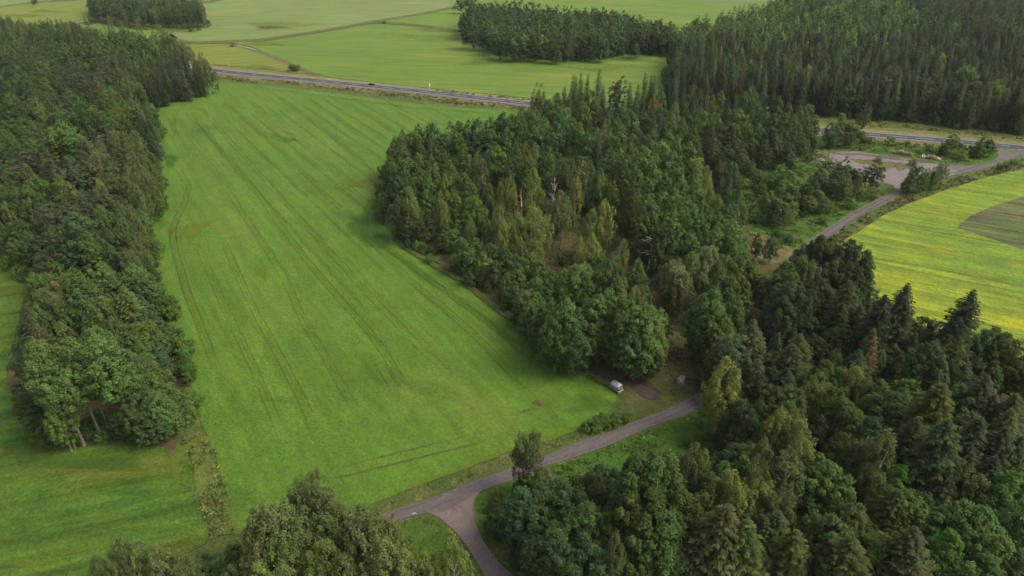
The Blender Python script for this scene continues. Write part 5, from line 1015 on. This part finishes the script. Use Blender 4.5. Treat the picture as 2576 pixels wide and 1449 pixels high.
scatter('clearing_weeds', [[(1850, 430), (2000, 400), (2060, 385), (2110, 415), (2190, 470), (2225, 490), (2131, 540), (2043, 596), (1985, 650), (1895, 640), (1870, 570), (1842, 500)], [(2180, 352), (2350, 366), (2490, 390), (2470, 410), (2380, 410), (2250, 390), (2180, 380), (2100, 378), (2030, 375), (2040, 360)]],
        0.7, (0.3, 1.2), 0.42, GR + [(.042, .085, .018), (.055, .10, .018), (.09, .11, .025)], 'weeds and saplings growing over the clearing by the gravel lot', 8, 0.9, 8)
scatter('bank_weeds', [[(2012, 650), (2075, 606), (2131, 567), (2185, 537), (2231, 514), (2275, 490), (2340, 466), (2394, 449), (2456, 436), (2506, 421), (2575, 400), (2575, 426), (2518, 437), (2431, 462), (2356, 487), (2281, 515), (2218, 545), (2156, 585), (2111, 617), (2090, 660), (2040, 690)]],
        0.9, (0.3, 0.9), 0.42, DRY + GR, 'rough weeds on the bank between the upper lane and the yellow field', 7, 0.8, 9)
scatter('wood_floor_plants', [[(1180, 700), (1300, 620), (1400, 590), (1560, 580), (1660, 660), (1740, 760), (1790, 900), (1790, 960), (1690, 1000), (1660, 950), (1560, 940), (1480, 930), (1330, 815)], [(1685, 958), (1785, 955), (1770, 1000), (1700, 1030), (1620, 1060), (1585, 1040), (1680, 1012)]],
        0.5, (0.15, 0.6), 0.36, [(.070, .066, .024), (.060, .070, .020), (.085, .068, .030), (.050, .072, .018)], 'low plants and leaf litter on the open floor of the central wood', 6, 0.8, 10)
scatter('field_edge_weeds', [[(985, 600), (1015, 622), (1075, 660), (1135, 696), (1200, 732), (1290, 800), (1325, 832), (1388, 878), (1468, 934), (1540, 978), (1530, 960), (1440, 893), (1325, 810), (1194, 705), (1069, 640), (995, 590)]], 1.0, (0.2, 0.8), 0.34, DRY + GR, 'weedy strip along the field edge of the central wood', 6, 0.7, 11)
scatter('far_verge_weeds', [[(1094, 226), (1288, 246), (1330, 251), (1330, 256), (1288, 250), (1094, 230)], [(2100, 318), (2231, 322), (2406, 338), (2575, 356), (2575, 348), (2406, 329), (2231, 310), (2100, 306)]], 0.25, (0.3, 0.9), 0.8, DRY + GR[:2], 'dry grass on the far verge of the highway', 5, 1.2, 12, avoid=False)

M_bank = mat_rough('ditch_grass', (0.120, 0.105, 0.042), (0.085, 0.085, 0.028), (0.150, 0.125, 0.060), 0.1, 0.4)
for px, w in (([(430, 98), (500, 108), (600, 107), (644, 104), (720, 92), (790, 82), (860, 70), (950, 55), (1060, 35), (1140, 18), (1200, 2)], 6.0), ([(955, 58), (1040, 64), (1155, 78), (1300, 95)], 5.0), ([(582, 111), (640, 128), (700, 150), (780, 184), (800, 190)], 5.0), ([(-40, 26), (0, 19), (77, 7), (230, -3)], 6)):
    lane_strip('ditch', px, w, 0.27, M_bank)
lane_strip('worn_path', [(586, 113), (620, 120), (644, 126)], 2.0, 0.29, M_track)

# ------------------------------------------------------------------ dead trees, stump, boulders
def dead_tree(x, y, H, label, r=0.16, nl=16, spread=0.22, seed=0, bark=None, top=None, lean=(0, 0), low=0.35):
    rr = np.random.default_rng(seed); p = at(x, y)
    t = thing('dead_tree', label, 'dead tree', (p[0], p[1], 0), 0)
    tr = MB(); ks = np.linspace(0, 1, 8); wob = rr.normal(0, 0.012 * H, (8, 2)); wob[0] = 0
    path = [(wob[i][0] + lean[0] * k * k, wob[i][1] + lean[1] * k * k, H * k) for i, k in enumerate(ks)]
    tr.tube(path, [r * (1.2 - 1.1 * k) for k in ks], 7); tr.build('trunk', bark or BARK['D'], t, True)
    br = MB()
    for _ in range(nl):
        k = rr.uniform(low, 0.97); s_ = Vector((np.interp(k, ks, [q[0] for q in path]), np.interp(k, ks, [q[1] for q in path]), H * k))
        a = rr.uniform(0, 6.28); L = H * spread * rr.uniform(0.5, 1.2) * (1.15 - k * 0.7)
        e = s_ + Vector((math.cos(a) * L, math.sin(a) * L, L * rr.uniform(-0.1, 0.9))); m_ = s_.lerp(e, 0.5) + Vector((0, 0, L * 0.15))
        br.tube([s_, m_, e], [r * 0.38, r * 0.25, r * 0.08], 4, False)
        for _ in range(3):
            f = rr.uniform(0.4, 0.95); q = s_.lerp(e, f); d = Vector((rr.normal(), rr.normal(), rr.uniform(0, 1))) * L * 0.3
            br.tube([q, q + d], [r * 0.16, r * 0.05], 3, False)
    br.build('branches', top or bark or BARK['D'], t); return t
RED = mat_bark('reddish_twigs', (0.22, 0.11, 0.085), (0.16, 0.10, 0.08))
PALE = mat_bark('bleached_wood', (0.60, 0.50, 0.42), (0.38, 0.31, 0.25))
dead_tree(1311, 625, 21, 'tall bare dead tree with reddish twigs in the birch clearing', 0.24, 26, 0.11, 1, PALE, RED, low=0.6)
dead_tree(1630, 684, 12, 'gnarled bleached dead tree standing in the open floor of the wood', 0.36, 22, 0.30, 2, PALE)
dead_tree(1392, 560, 17, 'slender half dead birch with pale bare limbs', 0.15, 16, 0.14, 3, PALE)
dead_tree(490, 212, 14, 'pale dead spruce at the end of the left wood by the highway', 0.22, 40, 0.13, 4, PALE)
dead_tree(2184, 1290, 7, 'small white dead snag in the lower right wood', 0.12, 14, 0.3, 5, PALE)
dead_tree(360, 1010, 7.5, 'bleached dead crown among shrubs near the end of the left wood', 0.13, 16, 0.3, 6, PALE)
dead_tree(60, 590, 12, 'bare pale leaning tree at the left frame edge', 0.18, 8, 0.12, 7, PALE, lean=(-3, 1))
dead_tree(78, 600, 11, 'bare forked trunk beside the leaning pale tree at left', 0.15, 6, 0.1, 8, PALE, lean=(-2, 1))
dead_tree(2300, 262, 17, 'pale dry spruce at the front of the forest past the highway', 0.2, 50, 0.14, 9, BARK['D'])
dead_tree(1532, 720, 12, 'thin bare birch leaning over the open floor', 0.12, 10, 0.2, 10, BARK['I'], lean=(2, 0))
p = at(1195, 606)
st = thing('broken_stump', 'splintered orange stump of a snapped tree inside the central wood', 'stump', (p[0], p[1], 0))
m = MB(); m.tube([(0, 0, -.2), (0.05, 0, 1.4), (0.0, 0, 2.9)], [0.34, 0.26, 0.24], 9, False); m.build('trunk', mat_bark('torn_wood', (0.50, 0.25, 0.14), (0.30, 0.16, 0.10)), st, True)
m = MB()
for k in range(7):
    a = k * 0.9; m.tube([(0.18 * math.cos(a), 0.18 * math.sin(a), 2.6), (0.14 * math.cos(a), 0.1 * math.sin(a), 3.2 + 0.35 * (k % 3))], [0.09, 0.015], 4)
m.build('splinters', mat_simple('fresh_splinters', (0.55, 0.33, 0.20)), st)
def fallen(x, y, L, rz, label, m_):
    p = at(x, y); t = thing('fallen_log', label, 'log', (p[0], p[1], 0.2), rz); b = MB(); b.tube([(-L / 2, 0, 0), (0, .1, .05), (L / 2, 0, .02)], [0.16, 0.13, 0.06], 6); b.build('trunk', m_, t, True)
    b = MB(); [b.tube([(L * f, 0, 0), (L * f + .5, s_ * .7, .35)], [.05, .015], 4) for f, s_ in ((.1, 1), (.25, -1), (.38, 1))]; b.build('branch_stubs', m_, t)
fallen(1163, 622, 4.0, 0.5, 'white fallen trunk beside the splintered orange stump', PALE)
fallen(1342, 632, 4.5, 0.1, 'grey fallen trunk lying on the birch clearing floor', PALE)
fallen(1616, 676, 3.0, 1.0, 'pale fallen branch at the foot of the bleached dead tree', PALE)
fallen(1612, 748, 5.0, -0.1, 'dark fallen trunk across the grassy gap behind the trailer trees', BARK['D'])

STONE = NT('mossy_stone'); v_ = STONE.coords(obj=True)
c_ = STONE.mix(STONE.noise(v_, 1.5, 4, 0.7, 0.45, 0.6), (0.24, 0.22, 0.17), (0.11, 0.10, 0.040)); c_ = STONE.mix(1.0, c_, STONE.gain(STONE.noise(v_, 6, 3, 0.7), 0.6, 1.4), 'MULTIPLY')
STONE = STONE.done(STONE.bsdf(c_, 0.9, 0.2))
def boulder(x, y, d, label, seed, name='boulder'):
    rr = np.random.default_rng(seed); V = []; F = []; nu, nv = 16, 9
    for j in range(nv):
        for i in range(nu):
            a = 2 * math.pi * i / nu; b = math.pi * 0.5 * j / (nv - 1)
            k = 1 + 0.16 * math.sin(2 * a + seed) * math.cos(b) + 0.09 * math.sin(5 * a + 3 * b + seed) + rr.normal(0, 0.035)
            kk = math.cos(b) ** 0.7 if j < nv - 1 else 0.02
            V.append((d[0] / 2 * math.cos(a) * kk * k, d[1] / 2 * math.sin(a) * kk * k, d[2] * math.sin(b) ** 0.8 * (1 + 0.1 * math.sin(3 * a + seed)) - 0.1))
    for j in range(nv - 1):
        for i in range(nu): F.append((j * nu + i, j * nu + (i + 1) % nu, (j + 1) * nu + (i + 1) % nu, (j + 1) * nu + i))
    b = MB(); b.add(V, F); b.f.append(tuple((nv - 1) * nu + i for i in range(nu)))
    p = at(x, y); o = b.build(name, STONE, None, False, (p[0], p[1], 0)); o.rotation_euler = (0, 0, seed); return tag(o, label, 'rock')
boulder(1712, 962, (3.0, 2.4, 1.7), 'big mossy boulder beside the dark soil near the lane', 1)
boulder(1727, 877, (0.9, 0.7, 0.5), 'small pale rock in the grassy gap behind the boulder', 2, 'rock')
boulder(1469, 942, (0.6, 0.5, 0.4), 'single light stone on the field edge left of the trailer', 3, 'rock')
boulder(1176, 1075, (0.4, 0.4, 0.3), 'tiny stone lying in the big field', 4, 'rock')
p = at(2063, 403); hp = MB(); nn = 14
hp.add([(2.2 * math.cos(6.283 * k / nn) * (1 + .1 * math.sin(3 * k)), 1.8 * math.sin(6.283 * k / nn), 0) for k in range(nn)] + [(1.2 * math.cos(6.283 * k / nn), 1.0 * math.sin(6.283 * k / nn), 0.7) for k in range(nn)] + [(0, 0, 1.1)],
       [(k, (k + 1) % nn, nn + (k + 1) % nn, nn + k) for k in range(nn)] + [(nn + k, nn + (k + 1) % nn, 2 * nn) for k in range(nn)])
tag(hp.build('gravel_heap', M_lot, None, True, (p[0], p[1], 0)), 'small grey gravel heap left of the lot', 'gravel heap')

# ------------------------------------------------------------------ log piles and brush
LOGM = [mat_bark('log_bark_orange', (0.42, 0.26, 0.16), (0.27, 0.165, 0.10)), mat_bark('log_bark_brown', (0.27, 0.155, 0.095), (0.16, 0.10, 0.065)), mat_bark('log_bark_white', (0.60, 0.56, 0.48), (0.34, 0.29, 0.23))]
def log_pile(x, y, L, label, seed, white):
    rr = np.random.default_rng(seed); p = at(x, y); a = math.atan2(at(x + 20, y + 3)[1] - p[1], at(x + 20, y + 3)[0] - p[0])
    t = thing('log_pile', label, 'log pile', (p[0], p[1], 0), a, 'log piles by the gravel lot')
    n = 26; cnt = 0
    for layer in range(5):
        w = L * (1 - 0.2 * layer); k = int(n * (1 - 0.21 * layer) * 0.62)
        for i in range(k):
            u = -w / 2 + w * (i + 0.5) / k + rr.normal(0, 0.06); r = rr.uniform(0.14, 0.21); ln = rr.uniform(2.6, 3.4); sk = rr.normal(0, 0.10); z = 0.18 + layer * 0.31
            b = MB(); b.tube([(u - sk * ln, -ln / 2, z + rr.normal(0, .04)), (u + sk * ln, ln / 2, z + rr.normal(0, .04))], [r * 1.05, r * 0.9], 7)
            mi = 2 if white and abs(u / L) > 0.24 and rr.uniform() < 0.75 else (0 if rr.uniform() < 0.6 else 1)
            b.build('log', LOGM[mi], t, True); cnt += 1
log_pile(2265, 387, 9.5, 'pile of orange brown logs on the grass above the gravel lot', 1, False)
log_pile(2341, 399, 9.5, 'log pile with white birch logs at both ends', 2, True)
def brush(x, y, s_, label, seed, m_):
    rr = np.random.default_rng(seed); p = at(x, y); t = thing('brush_pile', label, 'brush pile', (p[0], p[1], 0), rr.uniform(0, 3)); b = MB(); c = MB()
    for k in range(150):
        q = Vector((rr.normal(0, s_ * .36), rr.normal(0, s_ * .22), abs(rr.normal(0, .5)) * max(.3, 1 - abs(rr.normal()) * .4) + .15)); a = rr.uniform(0, 6.28); L = rr.uniform(.8, 2.2)
        d = Vector((math.cos(a) * L / 2, math.sin(a) * L / 2, rr.normal(0, .22)))
        (b if k % 4 else c).tube([q - d, q + d], [0.06 if k % 4 else .1, 0.02], 4, False)
    b.build('twigs', m_, t); c.build('branches', BARK['D'], t)
brush(2049, 381, 5.5, 'brown brush pile at the left end of the gravel lot', 1, mat_bark('brown_twigs', (0.20, 0.13, 0.085), (0.11, 0.075, 0.055)))
brush(2080, 361, 5.0, 'dark purplish brush pile behind the brown one', 2, mat_bark('dark_twigs', (0.12, 0.085, 0.085), (0.08, 0.055, 0.06)))
brush(2131, 371, 4.0, 'grey brown brush pile behind the middle of the lot', 3, mat_bark('grey_twigs', (0.25, 0.20, 0.15), (0.15, 0.11, 0.085)))

# ------------------------------------------------------------------ roadside posts, sign, fence
WHITE = mat_simple('white_plastic', (0.72, 0.71, 0.66), 0.5, 0.4, var=0.08); BLACK = mat_simple('black_rubber', (0.025, 0.025, 0.027), 0.6, 0.4, var=0.1)
STEEL = mat_simple('grey_steel', (0.35, 0.35, 0.35), 0.45, 0.5, 0.5, 0.1); WOOD = mat_simple('weathered_post_wood', (0.13, 0.105, 0.08), 0.9, 0.1)
def delineator(px, where):
    p = at(*px); t = thing('delineator_post', where, 'road post', (p[0], p[1], 0), 0.1, 'white posts along the highway')
    b = MB(); b.box((0, 0, .55), (.16, .10, 1.1), 0, .85); b.build('post', WHITE, t)
    b = MB(); b.box((0, 0, 1.04), (.165, .112, .13)); b.build('black_band', BLACK, t)
    b = MB(); b.box((0, -.06, .86), (.07, .02, .12)); b.build('reflector', mat_simple('reflector_glass', (.55, .5, .4), .3, .6), t)
delineator((829, 201.5), 'white road post on the far verge left of the dark car')
delineator((803, 212), 'white road post on the near verge left of the dark car')
delineator((1120, 234), 'white road post on the far verge right of the tall white sign')
delineator((1104, 247), 'white road post on the near verge below the tall white sign')
delineator((2263, 334), 'white road post on the far verge above the lot clearing')
delineator((2265, 352), 'white road post on the near verge beside the lone shrub')
p = at(1081, 225.5); t = thing('traffic_sign', 'tall white traffic sign seen edge on beside the highway', 'traffic sign', (p[0], p[1], 0), 0)
b = MB(); b.tube([(-.12, 0, 0), (-.12, 0, 3.2)], .05, 8); b.tube([(.12, .1, 0), (.12, .1, 3.2)], .05, 8); b.build('pole', mat_simple('pale_pole', (.5, .5, .42), .5, .4), t)
b = MB(); b.tube([(-0.03, 0.03, 1.9), (-0.03, 0.03, 2.15), (-.03, .03, 3.3), (-.03, .03, 3.5)], [0.20, .28, .28, .16], 10); b.build('sign_panel', WHITE, t, True)
p = at(577, 168); t = thing('marker_post', 'small pale marker post in the grassy field above the highway', 'marker post', (p[0], p[1], 0))
b = MB(); b.tube([(0, 0, 0), (0, 0, 1.6)], .06, 7); b.build('post', WHITE, t); b = MB(); b.box((0, 0, 1.7), (.3, .06, .3)); b.build('plate', WHITE, t)
FP = [(963, 1265), (1021, 1243), (1080, 1223), (1135, 1202), (1193, 1181), (1221, 1168), (1244, 1162), (1290, 1146), (1345, 1127)]
for i, q in enumerate(FP):
    p = at(*q); wh = ('leftmost' if i == 0 else 'rightmost' if i == len(FP) - 1 else ORD[i] + ' from left')
    t = thing('fence_post', f'{wh} of the thin dark wooden fence posts above the lower lane', 'fence post', (p[0], p[1], 0), i, 'fence posts above the lower lane')
    b = MB(); b.tube([(0, 0, -.1), (0.02 * (i % 3), 0, 1.25)], [.055, .045], 7); b.build('stake', WOOD, t); b = MB(); b.tube([(-.02, -.07, 1.1), (-.02, .07, 1.1)], .02, 6); b.build('insulator', BLACK, t)
p = at(1043, 1300.5); t = thing('road_marker', 'white angled marker plates on a dark post by the junction', 'marker', (p[0], p[1], 0), 0)
b = MB(); b.tube([(0, 0, 0), (0, 0, .85)], .045, 8); b.build('post', WOOD, t)
for a_ in (0.5, -0.1):
    b = MB(); b.box((-.17 if a_ > .2 else .17, 0, .95), (.36, .05, .26), a_); b.build('plate', WHITE, t)

# ------------------------------------------------------------------ tank trailer
TANK = NT('brushed_tank'); v_ = TANK.coords(obj=True)
c_ = TANK.mix(TANK.noise(v_, 2.0, 3, 0.6, 0.3, 0.7), (0.40, 0.37, 0.38), (0.29, 0.27, 0.27)); TANK = TANK.done(TANK.bsdf(c_, 0.42, 0.5, 0.45))
p = at(1549, 981)
t = thing('tank_trailer', 'silver water tank trailer parked at the corner of the big field', 'tank trailer', (p[0], p[1], 0), math.radians(-47))
m = MB(); V = []; F = []; nu = 22; prof = [(-1.30, .02), (-1.28, .55), (-1.22, .82), (-1.10, .95), (-.9, 1.0), (.9, 1.0), (1.10, .95), (1.22, .82), (1.28, .55), (1.30, .02)]
for (x_, k) in prof:
    for i in range(nu):
        a = 2 * math.pi * i / nu; ca, sa = math.cos(a), math.sin(a); e = 0.82
        V.append((x_, .95 * k * math.copysign(abs(ca) ** e, ca), 1.45 + .72 * k * math.copysign(abs(sa) ** e, sa)))
for j in range(len(prof) - 1):
    for i in range(nu): F.append((j * nu + i, j * nu + (i + 1) % nu, (j + 1) * nu + (i + 1) % nu, (j + 1) * nu + i))
m.add(V, F); m.f.append(tuple(reversed(range(nu)))); m.f.append(tuple((len(prof) - 1) * nu + i for i in range(nu)))
tk = m.build('tank', TANK, t, True)
m = MB(); m.tube([(.15, 0, 2.14), (.15, 0, 2.26)], .24, 14); hat = m.build('hatch', STEEL, tk, True)
m = MB(); m.box((.75, .05, 2.18), (.5, .16, .06), .2); m.build('ladder_step', WHITE, tk)
m = MB()
for s_ in (-1, 1): m.box((-.05, s_ * .88, .70), (2.9, .10, .14))
for x_ in (-1.35, -.5, .5, 1.35): m.box((x_, 0, .68), (.10, 1.66, .10))
m.tube([(-1.45, .6, .66), (-2.7, 0, .55)], .05, 6); m.tube([(-1.45, -.6, .66), (-2.7, 0, .55)], .05, 6); m.build('chassis', mat_simple('galvanised_frame', (.42, .39, .35), .5, .4, .4), t)
for s_ in (-1, 1):
    w = MB(); w.tube([(.1, s_ * .80, .36), (.1, s_ * 1.02, .36)], [.36, .36], 20); wo_ = w.build('wheel', BLACK, t)
    w = MB(); w.tube([(.1, s_ * 1.0, .36), (.1, s_ * 1.035, .36)], [.2, .18], 14); w.build('rim', STEEL, wo_)
    w = MB(); w.box((.1, s_ * .92, .80), (.95, .30, .06), 0, .9); w.build('mudguard', STEEL, t)
m = MB(); m.box((1.52, -.42, .52), (.07, .78, .36)); m.build('light_board', mat_simple('cream_board', (.62, .55, .46), .6, .3), t)
m = MB(); m.box((1.52, .46, .52), (.07, .70, .36)); m.build('light_board', mat_simple('grey_board', (.50, .45, .38), .6, .3), t)
for s_ in (-.70, .70):
    m = MB(); m.box((1.57, s_, .52), (.04, .16, .2)); m.build('tail_light', mat_simple('red_lens', (.35, .03, .02), .3, .5), t)
for x_ in (-.55, .35):
    m = MB(); m.tube([(x_, 1.15, .9), (x_, 1.15, 1.45)], [.26, .30], 14, False); m.tube([(x_, 1.15, .9), (x_, 1.15, .92)], [.26, .26], 14); m.build('drinking_bowl', BLACK, t, True)
m = MB(); m.box((-1.2, .6, 1.9), (.5, .5, .5), .3, .8, .2); m.build('pump_box', BLACK, t)

# ------------------------------------------------------------------ car on the highway
sc_ = s_of((930.5, 216)); cpos = on_road(sc_, 1.75); cq = on_road(sc_ + 5, 1.75); ang = math.atan2(cq[1] - cpos[1], cq[0] - cpos[0]) + math.pi
PAINT = mat_simple('dark_car_paint', (0.018, 0.018, 0.026), 0.25, 0.6, 0.2, 0.05); GLASS = mat_simple('car_glass', (0.06, 0.065, 0.06), 0.08, 0.8, 0, 0.05)
t = thing('car', 'dark estate car driving left on the far lane of the highway', 'car', (cpos[0], cpos[1], 0.16), ang)
def hull(name, secs, m_, par):
    """cross-sections along x: (x, half width, z bottom, z shoulder, z top, top half width)"""
    V, F = [], []
    for (x_, hw, zb, zs, zt, tw) in secs: V += [(x_, -hw * .95, zb), (x_, -hw, (zb + zs) / 2), (x_, -hw * .97, zs), (x_, -tw, zt), (x_, tw, zt), (x_, hw * .97, zs), (x_, hw, (zb + zs) / 2), (x_, hw * .95, zb)]
    n = 8
    for j in range(len(secs) - 1):
        for i in range(n): F.append((j * n + i, j * n + (i + 1) % n, (j + 1) * n + (i + 1) % n, (j + 1) * n + i))
    b = MB(); b.add(V, F); b.f.append(tuple(reversed(range(n)))); b.f.append(tuple((len(secs) - 1) * n + i for i in range(n))); return b.build(name, m_, par, False)
hull('body', [(-2.35, .78, .35, .62, .70, .7), (-2.25, .88, .25, .78, .88, .78), (-1.6, .91, .22, .85, .96, .82), (-.9, .91, .22, .86, .98, .80), (0, .91, .22, .88, .98, .80), (.95, .91, .22, .86, .96, .80), (1.5, .90, .24, .76, .86, .76), (2.15, .84, .28, .64, .74, .68), (2.32, .72, .38, .55, .62, .6)], PAINT, t)
hull('cabin_glass', [(-2.15, .70, .90, .95, 1.0, .66), (-1.85, .76, .90, 1.2, 1.36, .60), (-.6, .78, .92, 1.26, 1.42, .60), (.25, .78, .92, 1.22, 1.38, .60), (1.15, .74, .88, .93, .97, .66)], GLASS, t)
m = MB(); m.box((-.75, 0, 1.44), (2.0, 1.16, .07), 0, .92, .2); m.build('roof', mat_simple('roof_paint', (.12, .12, .12), .3, .6), t)
for sx in (-1.4, 1.35):
    for sy in (-1, 1):
        w = MB(); w.tube([(sx, sy * .70, .33), (sx, sy * .93, .33)], .33, 16); wh_ = w.build('wheel', BLACK, t); w = MB(); w.tube([(sx, sy * .92, .33), (sx, sy * .95, .33)], .2, 10); w.build('rim', STEEL, wh_)
for sy in (-1, 1):
    m = MB(); m.box((2.18, sy * .62, .62), (.14, .30, .13)); m.build('headlight', WHITE, t); m = MB(); m.box((-2.32, sy * .68, .74), (.06, .2, .24)); m.build('tail_light', mat_simple('car_red_lens', (.4, .03, .02), .3, .5), t)
    m = MB(); m.box((.85, sy * .99, .98), (.18, .16, .13), 0, .8, .2); m.build('mirror', PAINT, t)

# ------------------------------------------------------------------ haze
hm = bpy.data.materials.new('haze_air'); hm.use_nodes = True
hn = hm.node_tree; hn.nodes.clear()
ho = hn.nodes.new('ShaderNodeOutputMaterial'); hv = hn.nodes.new('ShaderNodeVolumePrincipled')
hv.inputs['Color'].default_value = (0.93, 0.97, 1.0, 1); hv.inputs['Density'].default_value = 0.00004
hn.links.new(hv.outputs[0], ho.inputs['Volume'])
hb = MB(); hb.box((0, 0, 51), (14200, 14200, 104))
tag(hb.build('haze', hm), kind='stuff')
